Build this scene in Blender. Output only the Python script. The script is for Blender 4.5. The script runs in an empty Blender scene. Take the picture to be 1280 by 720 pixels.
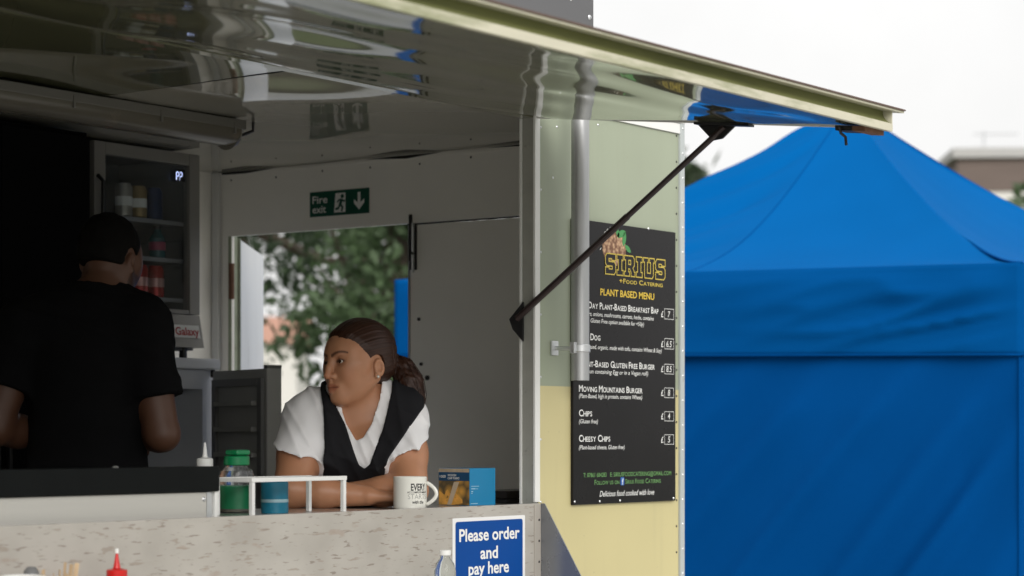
import bpy, bmesh, math, random
import numpy as np
from mathutils import Vector, Matrix
random.seed(7); RNG = np.random.default_rng(11)
R = math.radians
sc = bpy.context.scene
COL = sc.collection

# ------------------------------------------------------------------ camera
PHI = R(36.117)                       # the trailer side runs 36 degrees off the view axis
cam_d = bpy.data.cameras.new('camera'); cam = bpy.data.objects.new('camera', cam_d); COL.objects.link(cam)
cam.location = (0, 0, 1.6); cam.rotation_euler = (R(90), 0, PHI - R(90))
cam_d.sensor_width = 36; cam_d.lens = 36 * 2778 / 1280; cam_d.shift_y = 185 / 1280
cam_d.clip_start = .1; cam_d.clip_end = 2000
cam_d.dof.use_dof = True; cam_d.dof.focus_distance = 6.2; cam_d.dof.aperture_fstop = 3.3
sc.camera = cam

# ------------------------------------------------------------------ overcast sky and veiled sun
SUN_EL, SUN_AZ = R(31), R(232)        # azimuth of the sun measured counter-clockwise from +X
world = bpy.data.worlds.new('World'); sc.world = world; world.use_nodes = True
wn = world.node_tree.nodes; wl = world.node_tree.links
bg = wn['Background']
sky = wn.new('ShaderNodeTexSky'); sky.sky_type = 'NISHITA'; sky.sun_disc = False
sky.sun_elevation = SUN_EL; sky.sun_rotation = R(90) - SUN_AZ; sky.dust_density = 4; sky.air_density = 1.0
hs = wn.new('ShaderNodeHueSaturation'); hs.inputs['Saturation'].default_value = .10
wl.new(sky.outputs[0], hs.inputs['Color'])
mixs = wn.new('ShaderNodeMix'); mixs.data_type = 'RGBA'; mixs.inputs[0].default_value = .8
wl.new(hs.outputs[0], mixs.inputs[6])
# cloud deck: a standard overcast distribution, brighter overhead than at the horizon
tc = wn.new('ShaderNodeTexCoord'); sep = wn.new('ShaderNodeSeparateXYZ'); wl.new(tc.outputs['Generated'], sep.inputs[0])
mr = wn.new('ShaderNodeMapRange'); mr.inputs[1].default_value = 0; mr.inputs[2].default_value = 1
mr.inputs[3].default_value = 6.8; mr.inputs[4].default_value = 10.0
wl.new(sep.outputs[2], mr.inputs[0])
cl = wn.new('ShaderNodeTexNoise'); cl.inputs['Scale'].default_value = 2.6; cl.inputs['Detail'].default_value = 6; cl.inputs['Roughness'].default_value = .55   # soft tone of the cloud deck
wl.new(tc.outputs['Generated'], cl.inputs['Vector']); clr = wn.new('ShaderNodeMapRange'); clr.inputs[1].default_value = .3; clr.inputs[2].default_value = .7; clr.inputs[3].default_value = .86; clr.inputs[4].default_value = 1.10; wl.new(cl.outputs['Fac'], clr.inputs[0])
cmu = wn.new('ShaderNodeMath'); cmu.operation = 'MULTIPLY'; wl.new(mr.outputs[0], cmu.inputs[0]); wl.new(clr.outputs[0], cmu.inputs[1])
cmb = wn.new('ShaderNodeCombineColor')
for i, k in enumerate((1.0, .995, .985)):
    mm = wn.new('ShaderNodeMath'); mm.operation = 'MULTIPLY'; mm.inputs[1].default_value = k
    wl.new(cmu.outputs[0], mm.inputs[0]); wl.new(mm.outputs[0], cmb.inputs[i])
wl.new(cmb.outputs[0], mixs.inputs[7])
wl.new(mixs.outputs[2], bg.inputs[0]); bg.inputs[1].default_value = .10
sun_d = bpy.data.lights.new('sun', 'SUN'); sun_d.energy = 1.5; sun_d.angle = R(38); sun_d.color = (1, .97, .92)
sun = bpy.data.objects.new('sun', sun_d); COL.objects.link(sun)
sv = Vector((math.cos(SUN_EL) * math.cos(SUN_AZ), math.cos(SUN_EL) * math.sin(SUN_AZ), math.sin(SUN_EL)))
sun.rotation_euler = sv.to_track_quat('Z', 'Y').to_euler()
sc.view_settings.view_transform = 'Standard'; sc.view_settings.look = 'None'
sc.view_settings.exposure = 0.55; sc.view_settings.gamma = 1.0
sc.cycles.use_denoising = True
sc.cycles.max_bounces = 10; sc.cycles.diffuse_bounces = 5; sc.cycles.glossy_bounces = 5
sc.cycles.transmission_bounces = 8; sc.cycles.transparent_max_bounces = 12

# ------------------------------------------------------------------ materials
MATS = {}
def srgb(r, g, b):
    f = lambda c: (c / 255 / 12.92) if c / 255 <= .04045 else ((c / 255 + .055) / 1.055) ** 2.4
    return (f(r), f(g), f(b))
def M(name, col, rough=.5, metal=0.0, var=.10, vs=9.0, bump=.0, bs=80.0, coat=0.0, spec=.5, stretch=(1, 1, 1),
      rvar=.0, trans=0.0, ior=1.45, sss=0.0, emit=None, estr=0.0, sheen=0.0, attr=None, dirt=None, dscale=3.0, dthr=.6):
    if name in MATS: return MATS[name]
    m = bpy.data.materials.new(name); m.use_nodes = True; MATS[name] = m
    n = m.node_tree.nodes; l = m.node_tree.links; p = n['Principled BSDF']
    tcn = n.new('ShaderNodeTexCoord'); mp = n.new('ShaderNodeMapping'); mp.inputs['Scale'].default_value = stretch
    l.new(tcn.outputs['Object'], mp.inputs[0])
    ns = n.new('ShaderNodeTexNoise'); ns.inputs['Scale'].default_value = vs; ns.inputs['Detail'].default_value = 5
    l.new(mp.outputs[0], ns.inputs['Vector'])
    mx = n.new('ShaderNodeMix'); mx.data_type = 'RGBA'
    mx.inputs[6].default_value = (*[c * (1 - var) for c in col], 1); mx.inputs[7].default_value = (*[min(1, c * (1 + var)) for c in col], 1)
    l.new(ns.outputs['Fac'], mx.inputs[0])
    out = mx.outputs[2]
    if attr:
        at = n.new('ShaderNodeAttribute'); at.attribute_name = attr
        mu = n.new('ShaderNodeMix'); mu.data_type = 'RGBA'; mu.blend_type = 'MULTIPLY'; mu.inputs[0].default_value = 1
        l.new(out, mu.inputs[6]); l.new(at.outputs['Color'], mu.inputs[7]); out = mu.outputs[2]
    if dirt:
        nd = n.new('ShaderNodeTexNoise'); nd.inputs['Scale'].default_value = dscale; nd.inputs['Detail'].default_value = 9; nd.inputs['Roughness'].default_value = .7
        l.new(mp.outputs[0], nd.inputs['Vector'])
        rr = n.new('ShaderNodeMapRange'); rr.inputs[1].default_value = dthr; rr.inputs[2].default_value = dthr + .16; rr.inputs[4].default_value = .75
        l.new(nd.outputs['Fac'], rr.inputs[0])
        md = n.new('ShaderNodeMix'); md.data_type = 'RGBA'; md.inputs[7].default_value = (*dirt, 1)
        l.new(rr.outputs[0], md.inputs[0]); l.new(out, md.inputs[6]); out = md.outputs[2]
    l.new(out, p.inputs['Base Color'])
    p.inputs['Roughness'].default_value = rough; p.inputs['Metallic'].default_value = metal
    p.inputs['Specular IOR Level'].default_value = spec; p.inputs['IOR'].default_value = ior
    p.inputs['Coat Weight'].default_value = coat; p.inputs['Coat Roughness'].default_value = .08
    p.inputs['Transmission Weight'].default_value = trans
    if sheen: p.inputs['Sheen Weight'].default_value = sheen
    if sss:
        p.inputs['Subsurface Weight'].default_value = sss; p.inputs['Subsurface Radius'].default_value = (.012, .005, .003); p.inputs['Subsurface Scale'].default_value = .6
    if emit: p.inputs['Emission Color'].default_value = (*emit, 1); p.inputs['Emission Strength'].default_value = estr
    if rvar:
        rm = n.new('ShaderNodeMapRange'); rm.inputs[3].default_value = max(0, rough - rvar); rm.inputs[4].default_value = min(1, rough + rvar)
        n2 = n.new('ShaderNodeTexNoise'); n2.inputs['Scale'].default_value = vs * 2.3; n2.inputs['Detail'].default_value = 6
        l.new(mp.outputs[0], n2.inputs['Vector']); l.new(n2.outputs['Fac'], rm.inputs[0]); l.new(rm.outputs[0], p.inputs['Roughness'])
    if bump:
        b = n.new('ShaderNodeBump'); b.inputs['Strength'].default_value = bump; b.inputs['Distance'].default_value = .002
        nb = n.new('ShaderNodeTexNoise'); nb.inputs['Scale'].default_value = bs; nb.inputs['Detail'].default_value = 4
        l.new(mp.outputs[0], nb.inputs['Vector']); l.new(nb.outputs['Fac'], b.inputs['Height']); l.new(b.outputs[0], p.inputs['Normal'])
    return m

# ------------------------------------------------------------------ objects
ROOT = {}
def root_of(o):
    while o.parent: o = o.parent
    return o
def thing(name, label, cat, loc=(0, 0, 0), rz=0.0, group=None):
    o = bpy.data.objects.new(name, None); COL.objects.link(o); o.empty_display_size = .1
    o.location = loc; o.rotation_euler = (0, 0, rz); o['label'] = label; o['category'] = cat
    if group: o['group'] = group
    ROOT[o.name] = Matrix.Translation(loc) @ Matrix.Rotation(rz, 4, 'Z')
    return o
def wmat(o): return ROOT.get(root_of(o).name, Matrix())
def obj(name, mesh, mat, parent=None, smooth=None, label=None):
    """mesh is a bmesh or a Mesh in the parent's own coordinates"""
    if isinstance(mesh, bmesh.types.BMesh):
        me = bpy.data.meshes.new(name); mesh.normal_update(); mesh.to_mesh(me); mesh.free()
    else: me = mesh
    o = bpy.data.objects.new(name, me); COL.objects.link(o)
    if mat is not None and len(me.materials) == 0:
        for mm_ in (mat if isinstance(mat, (list, tuple)) else [mat]): me.materials.append(mm_)
    if smooth is not None and len(me.polygons):
        me.polygons.foreach_set('use_smooth', [True] * len(me.polygons))
        if smooth < 3.1: me.set_sharp_from_angle(angle=smooth)
    if parent: o.parent = parent
    if label: o['label'] = label
    return o
def wobj(name, bm, mat, parent, smooth=None, label=None):
    """bm in world coordinates, stored in the parent's own coordinates"""
    bm.transform(wmat(parent).inverted()); return obj(name, bm, mat, parent, smooth, label)
def inst(name, me, parent, world_loc, rot=(0, 0, 0)):
    o = bpy.data.objects.new(name, me); COL.objects.link(o); o.parent = parent
    o.location = wmat(parent).inverted() @ Vector(world_loc); o.rotation_euler = rot
    return o
def tag(o, label, cat, group=None, kind=None):
    if label: o['label'] = label
    if cat: o['category'] = cat
    if group: o['group'] = group
    if kind: o['kind'] = kind
    return o

# ------------------------------------------------------------------ shapes
def bx(x0, x1, y0, y1, z0, z1, bev=0.0, seg=2, bm=None):
    own = bmesh.new()
    bmesh.ops.create_cube(own, size=1)
    bmesh.ops.scale(own, verts=own.verts, vec=(x1 - x0, y1 - y0, z1 - z0))
    bmesh.ops.translate(own, verts=own.verts, vec=((x0 + x1) / 2, (y0 + y1) / 2, (z0 + z1) / 2))
    if bev: bmesh.ops.bevel(own, geom=own.edges[:], offset=bev, segments=seg, affect='EDGES', profile=.6)
    return merge(bm, own)
def merge(bm, own):
    if bm is None: return own
    me = bpy.data.meshes.new('tmp'); own.to_mesh(me); own.free(); bm.from_mesh(me); bpy.data.meshes.remove(me); return bm
def tube(pts, rad, seg=12, bm=None, cap=True):
    bm = bm or bmesh.new(); rings = []
    pts = [Vector(p) for p in pts]; rads = rad if isinstance(rad, (list, tuple)) else [rad] * len(pts)
    prev = None
    for i, p in enumerate(pts):
        d = (pts[min(i + 1, len(pts) - 1)] - pts[max(i - 1, 0)]).normalized()
        if prev is None:
            a = d.orthogonal().normalized()
        else:
            a = prev - d * prev.dot(d); a = a.normalized() if a.length > 1e-6 else d.orthogonal().normalized()
        prev = a; b = d.cross(a)
        rings.append([bm.verts.new(p + (a * math.cos(t) + b * math.sin(t)) * rads[i]) for t in [2 * math.pi * k / seg for k in range(seg)]])
    for r0, r1 in zip(rings, rings[1:]):
        for k in range(seg): bm.faces.new((r0[k], r0[(k + 1) % seg], r1[(k + 1) % seg], r1[k]))
    if cap: bm.faces.new(rings[0][::-1]); bm.faces.new(rings[-1])
    return bm
def lathe(prof, seg=32, bm=None, c=(0, 0, 0)):
    """prof: list of (radius, z); closed where radius is 0"""
    bm = bm or bmesh.new(); rings = []
    for r, z in prof:
        if r < 1e-6: rings.append([bm.verts.new((c[0], c[1], c[2] + z))])
        else: rings.append([bm.verts.new((c[0] + r * math.cos(2 * math.pi * k / seg), c[1] + r * math.sin(2 * math.pi * k / seg), c[2] + z)) for k in range(seg)])
    for a, b in zip(rings, rings[1:]):
        for k in range(seg):
            k2 = (k + 1) % seg
            if len(a) == 1 and len(b) == 1: continue
            if len(a) == 1: bm.faces.new((a[0], b[k2], b[k]))
            elif len(b) == 1: bm.faces.new((a[k], a[k2], b[0]))
            else: bm.faces.new((a[k], a[k2], b[k2], b[k]))
    bmesh.ops.recalc_face_normals(bm, faces=bm.faces[:])
    return bm
def prism(poly, f0, f1, bm=None):
    """poly: 2-D points; f0/f1: map (u,v) to the two faces"""
    bm = bm or bmesh.new()
    a = [bm.verts.new(f0(*p)) for p in poly]; b = [bm.verts.new(f1(*p)) for p in poly]
    bm.faces.new(a); bm.faces.new(b[::-1]); n = len(poly)
    for i in range(n): bm.faces.new((a[i], b[i], b[(i + 1) % n], a[(i + 1) % n]))
    bmesh.ops.recalc_face_normals(bm, faces=bm.faces[:])
    return bm
def grid(nu, nv, f, bm=None):
    bm = bm or bmesh.new()
    vs = [[bm.verts.new(f(i / nu, j / nv)) for j in range(nv + 1)] for i in range(nu + 1)]
    for i in range(nu):
        for j in range(nv): bm.faces.new((vs[i][j], vs[i + 1][j], vs[i + 1][j + 1], vs[i][j + 1]))
    return bm
def rrect(u0, u1, v0, v1, r, n=5):
    pts = []
    for cx, cy, a0 in ((u1 - r, v1 - r, 0), (u0 + r, v1 - r, 90), (u0 + r, v0 + r, 180), (u1 - r, v0 + r, 270)):
        for k in range(n + 1):
            t = R(a0 + 90 * k / n); pts.append((cx + r * math.cos(t), cy + r * math.sin(t)))
    return pts

# ------------------------------------------------------------------ lettering
def text_mesh(s, bold=0.0, shear=0.0, ext=.0):
    cu = bpy.data.curves.new('lettering', 'FONT'); cu.body = s; cu.size = 1; cu.offset = bold; cu.shear = shear; cu.extrude = ext
    cu.resolution_u = 3
    to = bpy.data.objects.new('lettering', cu); COL.objects.link(to)
    dg = bpy.context.evaluated_depsgraph_get(); dg.update()
    me = bpy.data.meshes.new_from_object(to.evaluated_get(dg), depsgraph=dg)
    bpy.data.objects.remove(to); bpy.data.curves.remove(cu)
    return me
def lettering(s, frame, u0, u1, v, cap, mat, parent, bold=.012, shear=0.0, lift=.0008, name='lettering', small_caps=False, align='fit', local=False, mapf=None):
    """text between u0 and u1, baseline v, capital height cap; frame(u, v, lift) gives world points"""
    bm = bmesh.new()
    if small_caps:
        x = 0.0; parts = []
        for ch in s:
            sm = ch.islower(); q = .76 if sm else 1.0
            if ch == ' ': x += .28; continue
            me = text_mesh(ch.upper(), bold)
            xs = [p.co.x for p in me.vertices]
            if not xs: continue
            x0, x1 = min(xs), max(xs)
            for p in me.vertices: p.co.x = (p.co.x - x0) * q + x; p.co.y *= q
            x += (x1 - x0) * q + .06; bm.from_mesh(me); bpy.data.meshes.remove(me)
    else:
        me = text_mesh(s, bold, shear); bm.from_mesh(me); bpy.data.meshes.remove(me)
    xs = [q.co.x for q in bm.verts]
    x0, x1 = min(xs), max(xs); sx = (u1 - u0) / (x1 - x0); sy = cap / .70
    for q in bm.verts:
        q.co = Vector(frame(u0 + (q.co.x - x0) * sx, v + q.co.y * sy, lift))
    bm.normal_update()
    return obj(name, bm, mat, parent) if local else wobj(name, bm, mat, parent)
def ribbon(pts, w, frame, lift, closed=False, bm=None):
    """flat stroke of width w along 2-D points, mitred"""
    bm = bm or bmesh.new(); n = len(pts); L, Rr = [], []
    for i, p in enumerate(pts):
        p = Vector(p)
        a = Vector(pts[i - 1]) if (i or closed) else None; b = Vector(pts[(i + 1) % n]) if (i < n - 1 or closed) else None
        d0 = (p - a).normalized() if a is not None else None; d1 = (b - p).normalized() if b is not None else None
        d0 = d0 or d1; d1 = d1 or d0
        n0 = Vector((-d0.y, d0.x)); n1 = Vector((-d1.y, d1.x)); m = (n0 + n1)
        m = m.normalized() if m.length > 1e-6 else n0
        k = w / 2 / max(.35, m.dot(n0))
        L.append(bm.verts.new(frame(p.x + m.x * k, p.y + m.y * k, lift))); Rr.append(bm.verts.new(frame(p.x - m.x * k, p.y - m.y * k, lift)))
    for i in range(n if closed else n - 1):
        j = (i + 1) % n; bm.faces.new((L[i], Rr[i], Rr[j], L[j]))
    return bm
def poly_face(pts, frame, lift, bm=None):
    bm = bm or bmesh.new(); f = bm.faces.new([bm.verts.new(frame(u, v, lift)) for u, v in pts])
    return bm
# ================================================================== the ground
def smooth_noise(seed, terms, kmin, kmax, aniso=(1, 1)):
    g = np.random.default_rng(seed); w = []
    for _ in range(terms):
        k = kmin * (kmax / kmin) ** g.random(); a = g.random() * 2 * math.pi
        w.append((k * math.cos(a) * aniso[0], k * math.sin(a) * aniso[1], g.random() * 6.283, 1 / (k / kmin)))
    tot = math.sqrt(sum(q[3] ** 2 for q in w) / 2)
    return lambda x, y: sum(q[3] * math.sin(q[0] * x + q[1] * y + q[2]) for q in w) / tot
YF = 3.709                                   # outer face of the serving side
gn = smooth_noise(3, 8, .02, .2)
def ground_pt(u, v):
    x = (u * 2 - 1); y = (v * 2 - 1); x = math.copysign(abs(x) ** 2.2, x) * 600; y = math.copysign(abs(y) ** 2.2, y) * 600
    r = math.hypot(x - 5, y - 4); return (x + 5, y + 4, gn(x, y) * .5 * min(1, max(0, (r - 15) / 60)))
g = obj('ground', grid(60, 60, ground_pt), M('grass_ground', (.055, .075, .03), .9, var=.45, vs=.8, bump=.6, bs=6, dirt=(.11, .10, .08), dscale=.35, dthr=.52), smooth=3.14)
g['kind'] = 'structure'
pv = obj('hardstanding', bx(-9, 15, -9, 8.6, -.1, .004), M('worn_concrete', (.47, .46, .43), .85, var=.2, vs=12, bump=.5, bs=200, dirt=(.16, .155, .14), dscale=1.2))
pv['kind'] = 'structure'

# ================================================================== the catering trailer
sage = srgb(154, 162, 141); cream = srgb(203, 192, 143)
m_white = M('white_gel', (.62, .61, .58), .32, var=.06, vs=4, rvar=.08, dirt=(.30, .28, .24), dscale=5, dthr=.66)
m_ceil = M('ceiling_gel', (.36, .345, .29), .03, var=.06, vs=3, ior=1.75, dirt=(.25, .23, .2), dscale=9, dthr=.70)
m_inner = M('interior_lining', (.90, .87, .81), .36, var=.05, vs=5, rvar=.08, dirt=(.30, .27, .23), dscale=14, dthr=.71)
m_alu = M('aluminium', (.62, .63, .64), .34, metal=.85, var=.10, vs=30, rvar=.12, bump=.1, bs=200)
m_alu_w = M('white_trim', (.74, .74, .72), .42, var=.06, vs=12, dirt=(.32, .31, .29), dscale=22, dthr=.64)
m_dark = M('dark_metal', (.035, .033, .032), .45, metal=.4, var=.3, vs=30)
m_black = M('black_plastic', (.014, .014, .015), .38, var=.2)
m_floor = M('floor_vinyl', (.52, .51, .48), .6, var=.2)
m_galv = M('galvanised', (.44, .445, .45), .42, metal=.75, var=.14, vs=22, rvar=.12, stretch=(1, 1, .3), dirt=(.22, .21, .2), dscale=26, dthr=.66)
m_rust = M('rusty_steel', (.16, .08, .05), .8, metal=.2, var=.5, vs=40)
m_steel = M('stainless', (.60, .59, .57), .30, metal=.9, var=.06, vs=6, stretch=(.3, 1, 6), rvar=.1)
# two-tone side paint
m_side = bpy.data.materials.new('sage_and_cream_paint'); m_side.use_nodes = True
def two_tone(m):
    n = m.node_tree.nodes; l = m.node_tree.links; p = n['Principled BSDF']
    ge = n.new('ShaderNodeNewGeometry'); se = n.new('ShaderNodeSeparateXYZ'); l.new(ge.outputs['Position'], se.inputs[0])
    nz = n.new('ShaderNodeTexNoise'); nz.inputs['Scale'].default_value = 3; l.new(ge.outputs['Position'], nz.inputs['Vector'])
    gt = n.new('ShaderNodeMath'); gt.operation = 'GREATER_THAN'; gt.inputs[1].default_value = 1.745; l.new(se.outputs[2], gt.inputs[0])
    mx = n.new('ShaderNodeMix'); mx.data_type = 'RGBA'; mx.inputs[6].default_value = (*cream, 1); mx.inputs[7].default_value = (*sage, 1)
    l.new(gt.outputs[0], mx.inputs[0])
    mu = n.new('ShaderNodeMix'); mu.data_type = 'RGBA'; mu.blend_type = 'MULTIPLY'; mu.inputs[0].default_value = 1
    rp = n.new('ShaderNodeMapRange'); rp.inputs[3].default_value = .86; rp.inputs[4].default_value = 1.04; l.new(nz.outputs['Fac'], rp.inputs[0])
    l.new(mx.outputs[2], mu.inputs[6]); l.new(rp.outputs[0], mu.inputs[7])
    gr = n.new('ShaderNodeTexNoise'); gr.inputs['Scale'].default_value = 55; gr.inputs['Detail'].default_value = 8; l.new(ge.outputs['Position'], gr.inputs['Vector'])
    th = n.new('ShaderNodeMapRange'); th.inputs[1].default_value = .68; th.inputs[2].default_value = .78; th.inputs[4].default_value = .5; l.new(gr.outputs['Fac'], th.inputs[0])
    md = n.new('ShaderNodeMix'); md.data_type = 'RGBA'; md.inputs[7].default_value = (.22, .2, .15, 1); l.new(th.outputs[0], md.inputs[0]); l.new(mu.outputs[2], md.inputs[6])
    mp = n.new('ShaderNodeMapping'); mp.inputs['Scale'].default_value = (14, 14, .9); l.new(ge.outputs['Position'], mp.inputs[0])
    dn = n.new('ShaderNodeTexNoise'); dn.inputs['Scale'].default_value = 1; dn.inputs['Detail'].default_value = 6; l.new(mp.outputs[0], dn.inputs['Vector'])
    dr_ = n.new('ShaderNodeMapRange'); dr_.inputs[1].default_value = .52; dr_.inputs[2].default_value = .72; dr_.inputs[4].default_value = .12; l.new(dn.outputs['Fac'], dr_.inputs[0])
    ms_ = n.new('ShaderNodeMix'); ms_.data_type = 'RGBA'; ms_.inputs[7].default_value = (.20, .18, .13, 1); l.new(dr_.outputs[0], ms_.inputs[0]); l.new(md.outputs[2], ms_.inputs[6])
    l.new(ms_.outputs[2], p.inputs['Base Color']); p.inputs['Roughness'].default_value = .38
    bp = n.new('ShaderNodeBump'); bp.inputs['Strength'].default_value = .10; bp.inputs['Distance'].default_value = .01
    n3 = n.new('ShaderNodeTexNoise'); n3.inputs['Scale'].default_value = 5; l.new(ge.outputs['Position'], n3.inputs['Vector']); l.new(n3.outputs['Fac'], bp.inputs['Height']); l.new(bp.outputs[0], p.inputs['Normal'])
two_tone(m_side)
# canopy paint: glossy sage
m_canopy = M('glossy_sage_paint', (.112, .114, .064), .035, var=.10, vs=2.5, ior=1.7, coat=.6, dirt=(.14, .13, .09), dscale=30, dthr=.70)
m_rim = M('algae_stained_rim', srgb(196, 192, 172), .55, var=.12, vs=8, dirt=(.17, .19, .08), dscale=4, dthr=.50, stretch=(.5, 3, 3))
m_chan = M('algae_green_channel', srgb(110, 113, 68), .6, var=.25, vs=10, dirt=(.10, .11, .04), dscale=6, dthr=.48, stretch=(.4, 2, 2))
m_brown = M('brown_edge', srgb(92, 74, 66), .6, var=.3, vs=20)

TR = thing('catering_trailer', 'sage and cream catering trailer with its serving hatch propped open', 'trailer', (3.7, 4.72, 0))
X0, X1 = 0.9, 5.974; OP0, OP1 = 1.9, 5.19; YB = 5.74; ZF, ZC = .45, 2.568
W = lambda n, b, m, s=None, par=None, lab=None: wobj(n, b, m, par or TR, s, lab)
W('floor', bx(X0, X1 + .02, YF + .01, YB, .38, ZF), m_floor)
W('roof', bx(X0 - .01, X1 + .03, YF - .012, YB + .02, 2.585, 2.625, .01), m_alu_w)
# side panels either side of the hatch
side = W('side_panel', bx(OP1 + .022, X1, YF, YF + .03, .5, 2.552), m_side, lab='sage over cream painted panel beside the hatch')
W('side_panel', bx(X0, OP0 - .02, YF, YF + .03, .5, 2.552), m_side)
W('lower_side_panel', bx(OP0 - .02, OP1 + .022, YF + .003, YF + .03, .5, 1.372), m_side)
W('header_rail', bx(OP0 - .02, OP1 + .022, YF, YF + .035, 2.514, 2.585), m_canopy)
W('roof_cap', bx(X0, X1, YF - .006, YF + .03, 2.5535, 2.584), m_alu_w)
# corner trim and its rivets
ct = W('corner_trim', bx(X1 + .001, X1 + .026, YF - .008, YF + .04, .45, 2.60, .003), M('grey_trim', (.42, .45, .45), .45, var=.08, vs=14, dirt=(.25, .25, .24), dscale=20, dthr=.62))
rb = lathe([(0, .0022), (.0025, .0017), (.004, 0)], 8); rme = bpy.data.meshes.new('rivet'); rb.to_mesh(rme); rb.free(); rme.materials.append(m_alu)
rdark = rme.copy(); rdark.materials.clear(); rdark.materials.append(m_dark)
for k in range(26):
    inst('rivet', rme, ct, (X1 + .014, YF - .0081, .62 + k * .078), (R(90), 0, 0))
for k in range(24):
    inst('rivet', rdark, side, (X1 - .012, YF - .0001, .66 + k * .082), (R(90), 0, 0))
for k in range(9):
    inst('rivet', rme, side, (OP1 + .034, YF - .0001, 1.05 + k * .18), (R(90), 0, 0))
for x, z in ((5.285, 2.35), (5.305, 2.50), (5.52, 2.53)): inst('rivet', rme, side, (x, YF - .0001, z), (R(90), 0, 0))
# hatch jamb
W('jamb', bx(OP1 - .001, OP1 + .02, YF + .002, YF + .04, 1.405, 2.514), M('jamb_grey', (.30, .30, .27), .5, var=.15, vs=20, dirt=(.10, .09, .08), dscale=25, dthr=.6))
W('jamb_trim', bx(OP1 - .003, OP1 + .0215, YF - .007, YF + .0015, 1.41, 2.52, .002), m_alu_w)
W('jamb_bead', bx(OP1 - .006, OP1 + .015, YF + .041, YF + .047, 1.405, 2.514), m_alu_w)
W('jamb', bx(OP0 - .02, OP0, YF - .006, YF + .04, 1.405, 2.514), m_alu_w)
# shell behind
W('rear_wall', bx(X0, X1, 5.705, YB, .45, 2.584), m_inner)
W('front_end_wall', bx(X0 - .03, X0, YF, YB, .45, 2.584), m_inner)
# ceiling lining in sheets, with open joints
xs = [X0, 3.2, 4.42, X1 - .012]
cn = smooth_noise(5, 9, 5.0, 14.0, (.8, 1))
for a, b in zip(xs, xs[1:]):
    def cp(u, v, a=a, b=b):
        x = a + .003 + (b - a - .006) * u; y = YF + .036 + (5.704 - YF - .036) * v
        sag = -.004 * math.sin(math.pi * u) + (.0040 if b < 4.5 else .0018) * cn(x, y)
        return (x, y, ZC + sag)
    W('ceiling_sheet', grid(60, 60, cp), m_ceil if b > 4.5 else (m_canopy if b > 3.5 else m_inner), 3.14)
W('ceiling_backing', bx(X0, X1, YF + .036, 5.704, 2.576, 2.583), m_dark)
m_screw = m_dark
# rear end wall with the double door
XE = 5.96
DY0, DY1, DYM, DZ = 4.02, 5.617, 4.784, 2.33
W('end_wall', bx(XE, X1, DY1, 5.7045, .45, 2.5835), m_inner)
W('end_wall', bx(XE, X1, YF + .031, DY0, .45, 2.5835), m_inner)
ew = W('end_wall', bx(XE, X1, DY0, DY1, DZ, 2.5835), m_inner)
W('corner_bead', bx(XE - .016, XE - .002, 5.672, 5.702, .45, 2.566), m_alu_w)
W('ceiling_bead', bx(XE - .006, XE - .001, YF + .06, 5.66, ZC - .016, ZC - .006), m_inner)
for y0, y1, h in ((5.66, 5.40, .010), (4.98, 4.64, .011), (4.46, 4.16, .006)):
    W('lining_gap', prism([(y0, 2.5645), (y1, 2.5640), (y0 + (y1 - y0) * .45, 2.5645 - h), (y0, 2.5645 - h * .8)] if y0 > 5.5 else [(y0, 2.5640), (y1, 2.5640), (y1 + (y0 - y1) * .45, 2.564 - h)], lambda y, z: (XE - .0066, y, z), lambda y, z: (XE - .0074, y, z)), m_dark)
for k in range(7): inst('screw', rdark, ew, (XE - .0002, 4.30 + k * .22, 2.535 + .004 * math.sin(k * 2.1)), (0, R(-90), 0))
dl = W('door_leaf', bx(XE + .004, XE + .03, DY0 + .004, DYM, .46, DZ - .006, .002), m_inner, lab='closed off-white leaf of the end door with a barrel bolt')
W('door_gap', bx(XE + .002, XE + .006, DY0, DYM + .01, DZ - .0055, DZ - .0005), m_dark, par=dl)
W('gap_seal', bx(XE + .003, XE + .02, DYM + .001, DYM + .010, .46, DZ - .006), m_alu, par=dl)
bolt = W('bolt', bx(XE - .010, XE + .004, DYM - .012, DYM - .004, 2.20, 2.36), m_dark, par=dl)
W('bolt_plate', bx(XE - .004, XE + .0035, DYM - .030, DYM - .001, 2.17, 2.33, .001), m_dark, par=dl)
W('bolt_rod', tube([(XE - .012, DYM - .024, 2.33), (XE - .012, DYM - .024, 2.16)], .005, 8), m_alu, par=dl)
W('bolt_knob', tube([(XE - .012, DYM - .024, 2.225), (XE - .034, DYM - .034, 2.225)], .005, 8), m_dark, par=dl)
for y, z in ((4.735, 1.846), (4.742, 1.799), (4.708, 1.799), (4.728, 1.745), (4.745, 2.0)):
    W('lock_hole', tube([(XE - .001, y, z), (XE + .0036, y, z)], .0085 if z < 1.84 and z > 1.76 else .006, 12), m_dark, par=dl)
# open leaf, swung out beyond the trailer
la = R(36); lx, ly = XE + .028, DY1 + .03
def leaf_pt(s, t, z): return (lx + math.cos(la) * s + math.sin(la) * t, ly + math.sin(la) * s - math.cos(la) * t, z)
m_leaf = M('weathered_white_door', (.80, .80, .77), .45, var=.10, vs=6, stretch=(1, 1, .3), dirt=(.33, .31, .26), dscale=9, dthr=.60)
ol = W('door_leaf', prism([(0, 0), (.80, 0), (.80, .028), (0, .028)], lambda s, t: leaf_pt(s, t, .47), lambda s, t: leaf_pt(s, t, 2.325)), m_leaf, lab='weathered white door leaf swung open outside')
W('edge_channel', prism([(-.012, -.004), (.0, -.004), (.0, .036), (-.012, .036)], lambda s, t: leaf_pt(s, t, .47), lambda s, t: leaf_pt(s, t, 2.325)), M('mossy_alu', (.30, .33, .24), .5, metal=.3, var=.35, vs=14, dirt=(.12, .08, .05), dscale=12), par=ol)
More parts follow.
